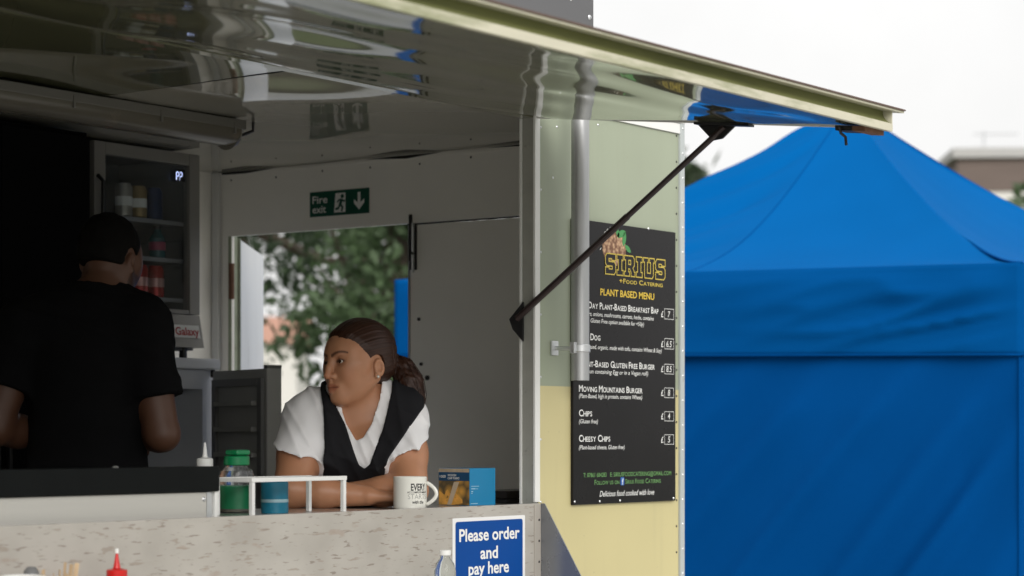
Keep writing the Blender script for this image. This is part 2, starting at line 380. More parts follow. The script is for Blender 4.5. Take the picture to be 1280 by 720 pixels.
W('door_frame', bx(XE - .002, XE + .03, DY1 + .0005, DY1 + .016, .46, DZ), MATS['mossy_alu'])
for z in (.75, 1.45, 2.10): W('hinge', tube([(XE - .006, DY1 - .004, z), (XE - .006, DY1 - .004, z + .13)], .011, 10), m_rust, par=ol)
# serving board, cheek, shelf
m_marble = bpy.data.materials.new('speckled_marble_laminate'); m_marble.use_nodes = True
def marble(m):
    n = m.node_tree.nodes; l = m.node_tree.links; p = n['Principled BSDF']
    t = n.new('ShaderNodeTexCoord')
    def noise(sc_, st, det=4, rough=.5):
        mp = n.new('ShaderNodeMapping'); mp.inputs['Scale'].default_value = st; l.new(t.outputs['Object'], mp.inputs[0])
        q = n.new('ShaderNodeTexNoise'); q.inputs['Scale'].default_value = sc_; q.inputs['Detail'].default_value = det; q.inputs['Roughness'].default_value = rough
        l.new(mp.outputs[0], q.inputs['Vector']); return q.outputs['Fac']
    def ramp(src, a, b, hi):
        r_ = n.new('ShaderNodeMapRange'); r_.inputs[1].default_value = a; r_.inputs[2].default_value = b; r_.inputs[4].default_value = hi; l.new(src, r_.inputs[0]); return r_.outputs[0]
    def mix(f, a, col):
        x = n.new('ShaderNodeMix'); x.data_type = 'RGBA'; l.new(f, x.inputs[0]); x.inputs[7].default_value = (*col, 1)
        if isinstance(a, tuple): x.inputs[6].default_value = (*a, 1)
        else: l.new(a, x.inputs[6])
        return x.outputs[2]
    c = mix(ramp(noise(6, (1, 1, 1.4)), .35, .7, .9), (.45, .425, .385), (.36, .335, .30))
    c = mix(ramp(noise(30, (.42, 1, 2.2), 3, .6), .60, .645, .65), c, (.29, .24, .195))
    c = mix(ramp(noise(60, (.35, 1, 2.4), 2), .64, .68, .75), c, (.21, .17, .14))
    c = mix(ramp(noise(20, (.6, 1, 1.6), 4), .66, .74, .6), c, (.34, .27, .22))
    c = mix(ramp(noise(2.2, (1, 1, .25), 3), .58, .75, .5), c, (.54, .515, .475))
    l.new(c, p.inputs['Base Color']); p.inputs['Roughness'].default_value = .30
marble(m_marble)
BZ = 1.407
bd = W('serving_board', bx(OP0 - .02, OP1 + .002, YF - .02, YF - .001, .98, BZ, .0015), m_marble, lab='speckled marble-effect board below the hatch')
W('board_edge', bx(OP1 - .028, OP1 + .0025, YF - .0225, YF - .0201, .99, BZ - .003), M('laminate_strip', (.40, .37, .33), .35, var=.1), par=bd)
for z in (1.36, 1.30, 1.24, 1.17): inst('rivet', rdark, bd, (OP1 - .006, YF - .0226, z), (R(90), 0, 0))
W('counter', bx(OP0, 5.93, YF + .042, 4.13, 1.375, 1.402, .003), m_steel); W('counter_lip', bx(OP0, OP1 - .008, YF + .0, YF + .0415, 1.376, 1.4015), m_steel)
for x in (3.0, 3.9, 5.1): W('counter_support', bx(x, x + .04, YF + .032, 4.10, .451, 1.374), m_alu)
W('counter_panel', bx(OP0, OP1, 4.085, 4.10, .4515, 1.373), m_steel)
m_cheek = M('grey_cheek_plate', (.24, .25, .27), .28, metal=.6, var=.14, vs=6, rvar=.1)
W('side_cheek', prism([(YF - .021, BZ), (YF - .034, BZ), (3.40, .965), (YF - .021, .965)], lambda y, z: (OP1 + .0035, y, z), lambda y, z: (OP1 + .007, y, z)), m_cheek)
sh = W('outer_shelf', bx(OP0, OP1 + .003, 3.38, YF - .021, 1.108, 1.128, .003), m_marble)
for x in (3.0, 3.9, 5.0):
    W('shelf_bracket', prism([(YF - .021, .99), (YF - .021, 1.107), (3.42, 1.107), (3.42, 1.09)], lambda y, z, x=x: (x, y, z), lambda y, z, x=x: (x + .006, y, z)), m_alu)
# hatch canopy hinged along the header
HY, HZ, OY, OZ = YF - .004, 2.516, 2.590, 2.395
c1 = smooth_noise(21, 14, 9, 30, (.55, 1)); c2 = smooth_noise(8, 9, 3, 12, (.7, 1)); c3 = smooth_noise(14, 6, 1.2, 3.5)
def canopy_z(x, y):
    v = (HY - y) / (HY - OY); edge = min(1, (1 - v) / .05, v / .03 if v > 0 else 0, (OP1 - x) / .05 + .15); edge = max(0, edge)
    return HZ + (OZ - HZ) * v + edge * (.0010 * math.sin(17.5 * y + .9 * c3(x, y)) + .0030 * c1(x, y) + .0012 * c2(x, y) + .002 * c3(x, y) - .004 * math.sin(math.pi * v))
can = W('hatch_canopy', grid(380, 170, lambda u, v: (OP0 - .02 + (OP1 - OP0 + .02) * u, HY + (OY - HY) * v, canopy_z(OP0 - .02 + (OP1 - OP0 + .02) * u, HY + (OY - HY) * v))), m_canopy, 3.14, lab='raised hatch with a wavy mirror-like sage underside')
tilt = (OZ - HZ) / (OY - HY)
def can_pt(x, y, dz): return (x, y, HZ + tilt * (y - HY) + dz)
def slab(x0, x1, y0, y1, d0, d1, bm=None):
    return prism([(x0, y0), (x1, y0), (x1, y1), (x0, y1)], lambda x, y: can_pt(x, y, d0), lambda x, y: can_pt(x, y, d1), bm)
W('canopy_skin', slab(OP0 - .02, OP1 + .002, OY + .024, HY, .012, .045), m_alu_w, par=can)
XL, XR = OP0 - .03, OP1 + .012
W('rim_bottom', slab(XL, XR, OY - .008, OY + .012, -.010, .010), m_rim, .5, par=can)
def chan(u, v):
    return can_pt(XL + (XR - XL) * u, OY + .018 - .024 * (1 - v) ** 3, .0101 + .032 * v)
W('rim_channel', grid(1, 10, chan), m_chan, 3.14, par=can)
W('rim_end', slab(XR - .003, XR + .001, OY - .007, OY + .03, -.009, .042), m_rim, par=can)
W('rim_top', slab(XL, XR + .045, OY - .018, OY + .03, .0425, .0475), m_rim, par=can)
W('rim_lip', slab(XL, XR + .047, OY - .022, OY + .03, .048, .052), m_brown, par=can)
W('end_strip', slab(OP1 + .0025, OP1 + .010, OY + .03, HY, -.004, .04), m_alu_w, par=can)
lt = W('latch', slab(OP1 - .10, OP1 + .006, OY + .014, OY + .05, -.022, -.009), m_rust, par=can)
W('latch_tongue', tube([can_pt(OP1 - .075, OY + .10, -.01), can_pt(OP1 - .07, OY + .098, -.026), can_pt(OP1 - .05, OY + .095, -.034), can_pt(OP1 - .048, OY + .094, -.055)], .004, 8), m_dark, par=can)
W('latch_box', slab(OP1 - .06, OP1 + .004, OY + .06, OY + .12, -.018, -.005), m_dark, par=can)
# gas strut between jamb and canopy
sx = OP1 - .012
B0 = Vector((sx - .006, YF + .048, 1.937)); B1 = Vector((sx + .014, 3.078, 2.436))
W('gas_strut', tube([B0, B0.lerp(B1, .55), B0.lerp(B1, .551), B1], [.0098, .0098, .0082, .0082], 10), M('strut_black', (.03, .018, .018), .35, var=.2))
W('strut_bracket', prism([(YF + .078, 1.937), (YF + .066, 1.908), (YF + .030, 1.872), (YF + .030, 1.985)], lambda y, z: (sx - .002, y, z), lambda y, z: (sx + .004, y, z)), m_black)
W('strut_bracket', prism([(3.165, 2.452), (3.04, 2.440), (3.085, 2.405), (3.115, 2.402)], lambda y, z: (sx + .014, y, z), lambda y, z: (sx + .0205, y, z)), m_black)
W('strut_foot', slab(sx - .01, sx + .022, 2.99, 3.16, -.010, -.003), m_black)
# upright galvanised pipe on a stand-off clip
PX, PY = 5.301, YF - .085
m_pipe = m_galv
pp = W('flue_pipe', tube([(PX, PY, 1.76), (PX, PY, 2.58)], .0262, 28), m_pipe, .6, lab='upright galvanised pipe clipped to the side panel')
W('pipe_bore', tube([(PX, PY, 1.758), (PX, PY, 1.7605)], .0235, 24), m_dark, par=pp)
W('pipe_clip', lathe([(.0275, -.011), (.0295, -.009), (.0295, .009), (.0275, .011)], 28, c=(PX, PY, 1.853)), m_alu, .6, par=pp)
W('clip_arm', tube([(PX - .014, YF - .002, 1.855), (PX - .013, PY + .05, 1.854), (PX - .012, PY + .024, 1.853)], .0065, 10), m_alu, par=pp)
W('clip_base', bx(PX - .031, PX + .003, YF - .007, YF - .0005, 1.834, 1.876, .002), m_alu, par=pp)
W('clip_ear', bx(PX - .040, PX - .0255, PY - .006, PY + .010, 1.838, 1.870, .002), m_alu, par=pp)
W('clip_tip', bx(PX + .027, PX + .036, PY - .012, PY + .012, 1.842, 1.864, .002), m_alu, par=pp)
# ceiling batten light, switched off
LY = 4.70
def half_tube(u, v):
    a = math.pi * v; return (3.2 + (4.965 - 3.2) * u, LY + .062 * math.cos(a), 2.532 - .048 * math.sin(a) ** .8)
bl = W('batten_light', grid(6, 24, half_tube), M('frosted_diffuser', (.115, .105, .085), .25, var=.08, vs=6, sss=.0, dirt=(.2, .16, .12), dscale=7), 3.14)
W('light_base', bx(3.18, 4.985, LY - .064, LY + .064, 2.531, 2.560, .004), M('batten_grey', (.13, .125, .11), .5), par=bl)
for x in (3.55, 3.95, 4.28, 4.62, 4.93): W('diffuser_clip', bx(x, x + .009, LY - .067, LY - .060, 2.515, 2.55, .002), MATS['batten_grey'], par=bl)
W('end_cap', tube([(4.965, LY, 2.524), (4.99, LY, 2.524)], [.052, .040], 20), M('endcap', (.20, .19, .16), .35), .6, par=bl)
W('end_cap', tube([(3.2, LY, 2.524), (3.175, LY, 2.524)], [.052, .040], 20), MATS['endcap'], .6, par=bl)
W('light_cable', tube([(4.99, LY, 2.53), (5.03, LY - .005, 2.525), (5.06, LY - .02, 2.54), (5.05, LY - .03, 2.566)], .005, 8), m_dark, par=bl)
# running gear
for x in (3.0, 3.85):
    for y in (YF + .02, YB - .20):
        w = W('wheel', tube([(x, y, .30), (x, y + .18, .30)], .30, 28), M('tyre_rubber', (.02, .02, .02), .8), .6)
        W('rim', tube([(x, y - .004, .30), (x, y + .01, .30)], .17, 24), m_alu, .6, par=w)
W('chassis', bx(X0 + .1, X1 - .1, 4.2, 4.3, .26, .379), m_dark); W('chassis', bx(X0 + .1, X1 - .1, 5.15, 5.25, .26, .379), m_dark)
W('axle', bx(2.95, 3.05, YF + .2, YB - .2, .26, .34), m_dark); W('axle', bx(3.8, 3.9, YF + .2, YB - .2, .26, .34), m_dark)
for x in (X0 + .2, X1 - .25):
    for y in (4.22, 5.17): W('corner_steady', tube([(x, y, .005), (x, y, .30)], .03, 10), m_alu)
W('drawbar', prism([(X0 + .2, 4.3), (X0 + .2, 5.1), (X0 - 1.2, 4.74), (X0 - 1.2, 4.66)], lambda x, y: (x, y, .27), lambda x, y: (x, y, .35)), m_dark)
# ================================================================== blue gazebo
TX, TY, TS = 8.30, 3.555, 3.20
TE, TP = 2.285, 3.24
TT = thing('gazebo_tent', 'blue pop-up gazebo with closed side walls behind the trailer', 'tent', (TX + TS / 2, TY + TS / 2, 0))
def fabric(name, col, var):
    m = M(name, col, .8, var=var, vs=2.5, bump=.06, bs=500, spec=.02); return m
m_fab = fabric('blue_polyester', (.0004, .098, .322), .06); m_fab2 = fabric('blue_polyester_shaded', (.0003, .057, .222), .08)  # one polyester; second copy darkened, shade of the walls put into its colour
corners = [(TX, TY), (TX, TY + TS), (TX + TS, TY + TS), (TX + TS, TY)]
lift = [0, .06, .03, 0]
apex = Vector((TX + TS / 2, TY + TS / 2, TP))
w1 = smooth_noise(31, 10, 3, 16); w2 = smooth_noise(33, 8, 4, 14, (1, .35)); w3 = smooth_noise(35, 8, 1.5, 6); w4 = smooth_noise(39, 9, 20, 70)
for k in range(4):
    a, b = corners[k], corners[(k + 1) % 4]; A = Vector((*a, TE + lift[k])); B = Vector((*b, TE + lift[(k + 1) % 4])); nrm = Vector((b[1] - a[1], a[0] - b[0], 0)).normalized() * (-1)
    def rp(u, v, A=A, B=B, k=k, nrm=nrm):
        e = A.lerp(B, u); p = e.lerp(apex, v)
        q = 4 * u * (1 - u)
        z = e.z + (apex.z - e.z) * (v ** 1.48)
        z -= .06 * q * math.sin(math.pi * v) * (1 - v * .4)
        wr = w1(u * 2.6 - v * 1.1, v * 2.2) * .016 * (1 - v) * (abs(u - .5) * 1.6 + .1)
        if k == 0:
            # seam running from the peak to the eave; the cloth beyond it hangs slacker
            us = .485
            s_ = (u - us)
            z += .055 * math.exp(-abs(s_ * (1 - v) * TS / .45)) * math.sin(math.pi * v) ** .7
            if s_ > 0: z += .026 * w2(u * 4.0 + v * 6, v * 2) * (1 - v) * min(1, s_ * 6) * min(1, v * 8)
        out = .03 * (1 - v) ** 6
        p.z = z + wr * min(1, v * 8); p += nrm * (-out) * (1 if v < .2 else 0) * 0
        return p
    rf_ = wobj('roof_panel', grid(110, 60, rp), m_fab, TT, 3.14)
    if k in (0, 2): wobj('panel_seam', tube([rp(.485, t) + Vector((0, 0, .002)) for t in np.linspace(.0, .985, 40)], .0035, 6), m_fab2, TT, 3.1)
    so = rf_.modifiers.new('thickness', 'SOLIDIFY'); so.thickness = .003
    out_n = Vector(((a[0] + b[0]) / 2 - apex.x, (a[1] + b[1]) / 2 - apex.y, 0)).normalized(); d_ = Vector((b[0] - a[0], b[1] - a[1], 0)).normalized()
    def vp(u, v, A=A, B=B, k=k):
        e = A.lerp(B, u); z = e.z - v * .365
        dd_ = u * 3; hh = v * .365
        cr = math.exp(-((u - (.14 if k == 0 else .9)) / .22) ** 2)
        f_ = (.030 - .034 * min(1.2, abs(w4((hh - dd_ * .29), .10 * dd_ + .3 * hh))) ** .8) * cr * math.sin(math.pi * min(1, v * .9 + .06)) + .008 * w3(dd_ * 1.2, hh * 4)
        f_ += .02 * math.sin(math.pi * min(1, v * 3) / 2)
        return e + out_n * (.001 + (f_ + .006) * min(1, 8 * v) * min(1, u * 16, (1 - u) * 16)) + Vector((0, 0, z - e.z + .003))
    va = wobj('valance', grid(120, 20, vp), M('blue_polyester_half_shaded', (.0004, .066, .236), .8, var=.06, vs=2.5, spec=.02), TT, 3.14); va.modifiers.new('thickness', 'SOLIDIFY').thickness = .003  # same polyester, toned down from the roof to carry the valance's shade
    wobj('hem', tube([vp(i / 40, 1.0) + Vector((0, 0, -.001)) for i in range(41)], .005, 6), m_fab2, TT, 3.1)
    def wp(u, v, A=A, B=B):
        e = A.lerp(B, u); top = e.z - .28; z = top * (1 - v)
        s_ = u * 3 - v * 1.6 + 1.3
        f_ = .030 * math.sin(5.2 * s_ + 1.3 * w3(u * 2, v)) * (.4 + .6 * math.exp(-(((s_ % 3.2) - 1.2) / 1.1) ** 2)) + .010 * w3(u * 4, v * 3) + .03 * v * math.sin(u * 7)
        for s0, w_, a_ in ((.30, .09, .014), (.62, .07, .012), (.95, .065, .018), (1.22, .095, .020), (1.62, .07, .012), (2.0, .10, .014), (2.35, .08, .010), (2.75, .08, .010)): f_ += 3.4 * a_ * math.exp(-((s_ + .05 * w3(v * 2, s0) - s0) / w_) ** 2) * math.sin(math.pi * min(1, v * 1.15 + .05))
        return e + out_n * (-.012 + f_ * min(1, v * 6 + .05) * min(1, u * 12, (1 - u) * 12)) + Vector((0, 0, z - e.z))
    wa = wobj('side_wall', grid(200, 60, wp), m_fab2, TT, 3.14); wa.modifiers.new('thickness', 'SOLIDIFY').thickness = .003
for k, c in enumerate(corners):
    ix = .05 if c[0] == TX else -.05; iy = .05 if c[1] == TY else -.05
    wobj('leg', bx(c[0] + ix - .02, c[0] + ix + .02, c[1] + iy - .02, c[1] + iy + .02, .008, TE - .03, .003), m_alu, TT)
    wobj('foot_plate', bx(c[0] + ix - .06, c[0] + ix + .06, c[1] + iy - .06, c[1] + iy + .06, .0045, .0075), m_alu, TT)
    # ridge seam piping
    A = Vector((c[0], c[1], TE + lift[k]))
    wobj('ridge_seam', tube([A.lerp(apex, t) * Vector((1, 1, 0)) + Vector((0, 0, A.z + (apex.z - A.z) * t ** 1.48 + .001)) for t in np.linspace(0, 1, 30)], .0055, 6), m_fab2, TT, 3.1)

# ================================================================== trees
def leaf_mat(name, col):
    m = bpy.data.materials.new(name); m.use_nodes = True; n = m.node_tree.nodes; l = m.node_tree.links; p = n['Principled BSDF']
    t = n.new('ShaderNodeTexCoord'); ns = n.new('ShaderNodeTexNoise'); ns.inputs['Scale'].default_value = 1.3; ns.inputs['Detail'].default_value = 6; l.new(t.outputs['Object'], ns.inputs['Vector'])
    mx = n.new('ShaderNodeMix'); mx.data_type = 'RGBA'; mx.inputs[6].default_value = (*[c * .55 for c in col], 1); mx.inputs[7].default_value = (*[c * 1.5 for c in col], 1)
    l.new(ns.outputs['Fac'], mx.inputs[0]); l.new(mx.outputs[2], p.inputs['Base Color']); p.inputs['Roughness'].default_value = .55
    tb = n.new('ShaderNodeBsdfTranslucent'); l.new(mx.outputs[2], tb.inputs[0]); ms = n.new('ShaderNodeMixShader'); ms.inputs[0].default_value = .35
    o = n['Material Output']; l.new(p.outputs[0], ms.inputs[1]); l.new(tb.outputs[0], ms.inputs[2]); l.new(ms.outputs[0], o.inputs[0]); return m
m_lf = [leaf_mat('leaves_dark', (.036, .066, .027)), leaf_mat('leaves_mid', (.070, .112, .050)), leaf_mat('leaves_grey', (.075, .105, .06))]
m_bark = M('bark', (.07, .055, .04), .9, var=.4, vs=8, bump=1, bs=20)
def tree(label, x, y, h, rad, base, seed, lm, nclump=48, per=190, leaf=.062, clump=.5):
    g_ = np.random.default_rng(seed); t = thing('tree', label, 'tree', (x, y, 0), group='trees beyond the trailer')
    tb = bmesh.new(); tube([(0, 0, -.3), (.05, .02, h * .25), (-.05, .08, h * .5), (.03, 0, h * .78)], [.26, .2, .14, .05], 10, tb)
    cl = []
    for k in range(nclump):
        d = g_.normal(size=3); d /= np.linalg.norm(d); rr = g_.random() ** .45
        c = np.array([d[0] * rad * rr, d[1] * rad * rr, base + (h - base) / 2 + d[2] * (h - base) / 2 * rr]); cl.append(c)
        if k % 3 == 0: z0 = h * (.25 + .4 * g_.random()); tube([(0, .04, z0), tuple(np.array([0, .04, z0]) * .5 + c * .5 + np.array([0, 0, -.2])), tuple(c)], [.07, .045, .012], 6, tb)
    obj('trunk', tb, m_bark, t, .8)
    P = []
    for c in cl:
        n_ = int(per * (.5 + g_.random())); q = g_.normal(size=(n_, 3)) * clump * np.array([.55, .55, .38]); P.append(c + q)
    P = np.concatenate(P); n_ = len(P)
    a = g_.normal(size=(n_, 3)); a /= np.linalg.norm(a, axis=1)[:, None]; b = g_.normal(size=(n_, 3)); b -= a * (a * b).sum(1)[:, None]; b /= np.linalg.norm(b, axis=1)[:, None]
    s = leaf * (.5 + g_.random((n_, 1)))
    V = np.stack([P - a * s, P + b * s * .45, P + a * s, P - b * s * .45], 1).reshape(-1, 3)
    me = bpy.data.meshes.new('crown'); me.from_pydata(V.tolist(), [], np.arange(len(V)).reshape(-1, 4).tolist())
    obj('crown', me, lm, t); return t
def at(px, d):                                            # bearing helper for far things: metres right and ahead of the viewpoint
    r_ = (px - 640) / 2778 * d; return (math.sin(PHI) * r_ + math.cos(PHI) * d, -math.cos(PHI) * r_ + math.sin(PHI) * d)
for lab, px, d, h, rad, base, seed, k in (
        ('dark leafy tree seen through the left of the end doorway', 303, 24, 6.6, 2.7, 3.0, 41, 0),
        ('mid green bushy tree filling the right of the end doorway', 505, 21, 6.0, 1.15, .7, 42, 1),
        ('grey-green tree behind the others in the middle of the doorway', 465, 40, 8.5, 1.6, 2.6, 43, 2),
        ('low dark tree at the left edge of the doorway', 190, 32, 7.2, 1.5, 1.6, 44, 0)):
    tree(lab, *at(px, d), h, rad, base, seed, m_lf[k], clump=.40)
tree('distant tree peeping between the trailer and the gazebo', *at(838, 46), 7.2, 1.5, 2.6, 45, m_lf[2], 34, 130, .2, .5)
tree('tree with leaves reaching in front of the far brown building', *at(1372, 30), 5.7, .8, 2.4, 46, m_lf[1], 30, 120, .13, .45)
hb = bmesh.new()
def hedge(label, p0, p1, h, seed, lm, n_=9000):
    g_ = np.random.default_rng(seed); a = np.array(p0); b = np.array(p1); L = np.linalg.norm(b - a); t = thing('hedge', label, 'hedge', (*((a + b) / 2), 0))
    u = g_.random(n_); z = g_.random(n_) ** .8; top = h * (.8 + .2 * np.sin(u * 23) * np.sin(u * 9 + 1)); P = np.stack([*(a[:, None] + (b - a)[:, None] * u), z * top], 1); P[:, :2] += g_.normal(size=(n_, 2)) * .5
    P -= np.array([*((a + b) / 2), 0]); A_ = g_.normal(size=(n_, 3)); A_ /= np.linalg.norm(A_, axis=1)[:, None]; B_ = np.cross(A_, g_.normal(size=(n_, 3))); B_ /= np.linalg.norm(B_, axis=1)[:, None]
    s = .16 * (.6 + g_.random((n_, 1))); V = np.stack([P - A_ * s, P + B_ * s * .6, P + A_ * s, P - B_ * s * .6], 1).reshape(-1, 3)
    me = bpy.data.meshes.new('foliage'); me.from_pydata(V.tolist(), [], np.arange(len(V)).reshape(-1, 4).tolist()); obj('foliage', me, lm, t)
    sb_ = bmesh.new(); ax = Vector((*(b - a), 0)) / 2
    for k in range(14): q = ax * (k / 6.5 - 1); tube([(q.x, q.y, -.1), (q.x + .1, q.y, h * .6)], [.05, .02], 6, sb_)
    obj('stems', sb_, m_bark, t)
hedge('dark hedge below the trees outside the end door', at(255, 26), at(520, 27), 1.5, 51, m_lf[0])

# ================================================================== far buildings and a parked car
m_render = M('white_render', (.66, .64, .60), .7, var=.06, vs=1); m_tile = M('terracotta_tiles', (.40, .22, .16), .8, var=.2, vs=3)
m_win = M('dark_window', (.03, .035, .04), .1, var=.1)
hx_, hy_ = at(290, 110)
HS = thing('house', 'white rendered house with a terracotta roof far behind the trees', 'house', (hx_, hy_, 0), PHI - R(90))
obj('wall', bx(-4.5, 3.2, 0, 7, 0, 6.2), m_render, HS)
obj('roof', prism([(-.5, 6.2), (7.5, 6.2), (3.5, 7.7)], lambda y, z: (-5.0, y, z), lambda y, z: (3.6, y, z)), m_tile, HS)
for x in (-3.5, -1.3, .9):
    for z in (1.0, 3.9): w_ = obj('window', bx(x, x + 1.2, -.04, -.001, z, z + 1.3), m_render, HS); obj('pane', bx(x + .08, x + 1.12, -.06, -.041, z + .08, z + 1.22), m_win, w_)
obj('door', bx(2.2, 3.0, -.05, -.001, 0, 2.1), m_tile, HS)
ox_, oy_ = at(1197, 62)
OB = thing('office_building', 'far block with a brown top storey above white cladding at the right edge', 'building', (ox_, oy_, 0), PHI - R(90) - R(3))
m_bclad = M('brown_cladding', (.15, .115, .10), .8, var=.15, vs=1, stretch=(1, 1, 4))
obj('top_storey', bx(0, 16, 0, 10, 8.42, 9.35), m_bclad, OB); obj('roof', bx(-.15, 16.15, -.15, 10.15, 9.3505, 9.62), M('parapet', (.42, .41, .40), .7), OB)
obj('wall', bx(.03, 15.97, .03, 10, 7.72, 8.419), m_render, OB); obj('wall', bx(.03, 15.97, .03, 10, 0, 6.6), m_render, OB)
wg = obj('window_band', bx(.1, 15.9, .1, 9.9, 6.601, 7.719), M('band_glass', (.20, .23, .24), .15, var=.1), OB)
for k in range(14): obj('mullion', bx(.1 + k * 1.2, .2 + k * 1.2, .02, .099, 6.602, 7.718), m_render, wg)
for k in range(10):
    for z in (.9, 3.6): w_ = obj('window', bx(.8 + k * 1.5, 1.9 + k * 1.5, -.01, .029, z, z + 1.5), m_render, OB); obj('pane', bx(.88 + k * 1.5, 1.82 + k * 1.5, -.03, -.0105, z + .08, z + 1.42), m_win, w_)
obj('antenna', tube([(1.2, 3, 9.62), (1.2, 3, 10.5)], .03, 6), m_alu, OB); obj('antenna_bar', tube([(.9, 3, 10.42), (2.2, 3, 10.42)], .02, 6), m_alu, OB)
# parked car
cx_, cy_ = at(352, 19)
CR = thing('parked_car', 'silver hatchback parked beyond the end door of the trailer', 'car', (cx_, cy_, 0), PHI - R(90) + R(12))
prof = [(-2.0, .25), (-2.05, .55), (-1.95, .85), (-1.75, .98), (-1.25, 1.42), (-.6, 1.50), (.25, 1.46), (.95, 1.02), (1.75, .88), (2.02, .68), (2.05, .3), (1.9, .22)]
cb = prism(prof, lambda x, z: (x, .82 - .10 * max(0, z - .9), z), lambda x, z: (x, -.82 + .10 * max(0, z - .9), z)); bmesh.ops.bevel(cb, geom=cb.edges[:], offset=.04, segments=2, affect='EDGES')
obj('body', cb, M('silver_paint', (.42, .43, .44), .25, metal=.5, var=.05, coat=.6), CR, .6)
for sg in (-1, 1):
    for pw in ([(-1.55, 1.0), (-1.18, 1.36), (-.5, 1.42), (-.5, 1.0)], [(-.42, 1.0), (-.42, 1.42), (.22, 1.38), (.78, 1.0)]): obj('window', prism(pw, lambda x, z: (x, sg * (.822 - .10 * max(0, z - .9)), z), lambda x, z: (x, sg * (.826 - .10 * max(0, z - .9)), z)), m_win, CR)
    for x in (-1.3, 1.3):
        w_ = obj('wheel', tube([(x, sg * .66, .31), (x, sg * .84, .31)], .31, 24), MATS['tyre_rubber'], CR, .6); obj('rim', tube([(x, sg * .83, .31), (x, sg * .848, .31)], .19, 20), m_alu, w_, .6)
    obj('headlight', bx(1.88, 2.03, sg * .62 - .14, sg * .62 + .14, .62, .76, .02), M('lamp_lens', (.7, .7, .7), .1), CR); obj('tail_light', bx(-2.06, -1.94, sg * .66 - .1, sg * .66 + .1, .7, .92, .02), M('tail_red', (.3, .01, .01), .2), CR)
obj('windscreen', prism([(.29, 1.45), (.93, 1.04), (.95, 1.06), (.31, 1.47)], lambda x, z: (x, .66, z), lambda x, z: (x, -.66, z)), m_win, CR)
# ================================================================== signs
def facade(Y): return lambda u, v, lift: (u, Y - lift, v)
m_ink_w = M('white_print', (.80, .80, .78), .5, var=.02); m_ink_y = M('yellow_print', (.72, .50, .06), .5, var=.05)
m_ink_g = M('green_print', (.13, .30, .10), .5, var=.05); m_ink_k = M('black_print', (.015, .015, .016), .5, var=.05)
m_ink_b = M('blue_print', (.02, .12, .42), .45, var=.03)
MX, MZ, MY = 5.374, 1.397, YF - .010
mb = thing('menu_board', 'tall black menu board with white and yellow lettering on the trailer side', 'menu board', (MX + .28, YF, MZ))
m_menu = M('black_menu_panel', (.012, .011, .012), .26, var=.2, vs=5, rvar=.06, spec=.22)
wobj('panel', bx(MX, MX + .567, MY, YF - .001, MZ, MZ + .842, .0012), m_menu, mb)
mf = lambda u, v, lift: (MX + u, MY - lift, MZ + v)
def T(s, u0, u1, v, cap, mat, **k): return lettering(s, mf, u0, u1, v, cap, mat, mb, **k)
# logo: a round seeded patty with leaves, then outlined slab letters
def disc(cu, cv, ru, rv, n=40, wob=.0): return [(cu + ru * math.cos(2 * math.pi * k / n) * (1 + wob * math.sin(k * 2.7)), cv + rv * math.sin(2 * math.pi * k / n) * (1 + wob * math.cos(k * 3.9))) for k in range(n)]
m_seed = bpy.data.materials.new('seeded_emblem'); m_seed.use_nodes = True
def seed_mat(m, c0, c1, scale, rough=.5):
    n = m.node_tree.nodes; l = m.node_tree.links; p = n['Principled BSDF']; t = n.new('ShaderNodeTexCoord')
    v = n.new('ShaderNodeTexVoronoi'); v.inputs['Scale'].default_value = scale; l.new(t.outputs['Object'], v.inputs['Vector'])
    rp = n.new('ShaderNodeValToRGB'); rp.color_ramp.elements[0].color = (*c0, 1); rp.color_ramp.elements[1].color = (*c1, 1)
    rp.color_ramp.elements[0].position = .1; rp.color_ramp.elements[1].position = .75
    l.new(v.outputs['Distance'], rp.inputs[0]); l.new(rp.outputs[0], p.inputs['Base Color']); p.inputs['Roughness'].default_value = rough
seed_mat(m_seed, (.62, .40, .24), (.16, .07, .035), 95)
wobj('emblem', poly_face(disc(.218, .768, .064, .052, wob=.02), mf, .0006), m_seed, mb)
lfb = bmesh.new()
for cu, cv, a, s in ((.256, .815, 20, .026), (.272, .80, 75, .024), (.292, .772, -30, .020), (.235, .818, 110, .02)):
    ca, sa = math.cos(R(a)), math.sin(R(a)); pts = [(s * t, s * .42 * math.sin(math.pi * (t + 1) / 2) ** .8 * sg) for sg, rng in ((1, np.linspace(-1, 1, 7)), (-1, np.linspace(1, -1, 7)[1:-1])) for t in rng]
    poly_face([(cu + x * ca - y * sa, cv + x * sa + y * ca) for x, y in pts], mf, .0009, lfb)
wobj('emblem_leaves', lfb, M('leaf_print', (.06, .26, .08), .5), mb)
ring = bmesh.new()
for k in range(7):
    a = R(108 + k * 13); c = (.218 + .075 * math.cos(a), .768 + .062 * math.sin(a)); ribbon([(c[0] - .003, c[1] - .003), (c[0] + .003, c[1] + .004)], .0022, mf, .0008, bm=ring)
wobj('emblem_lettering', ring, m_ink_w, mb)
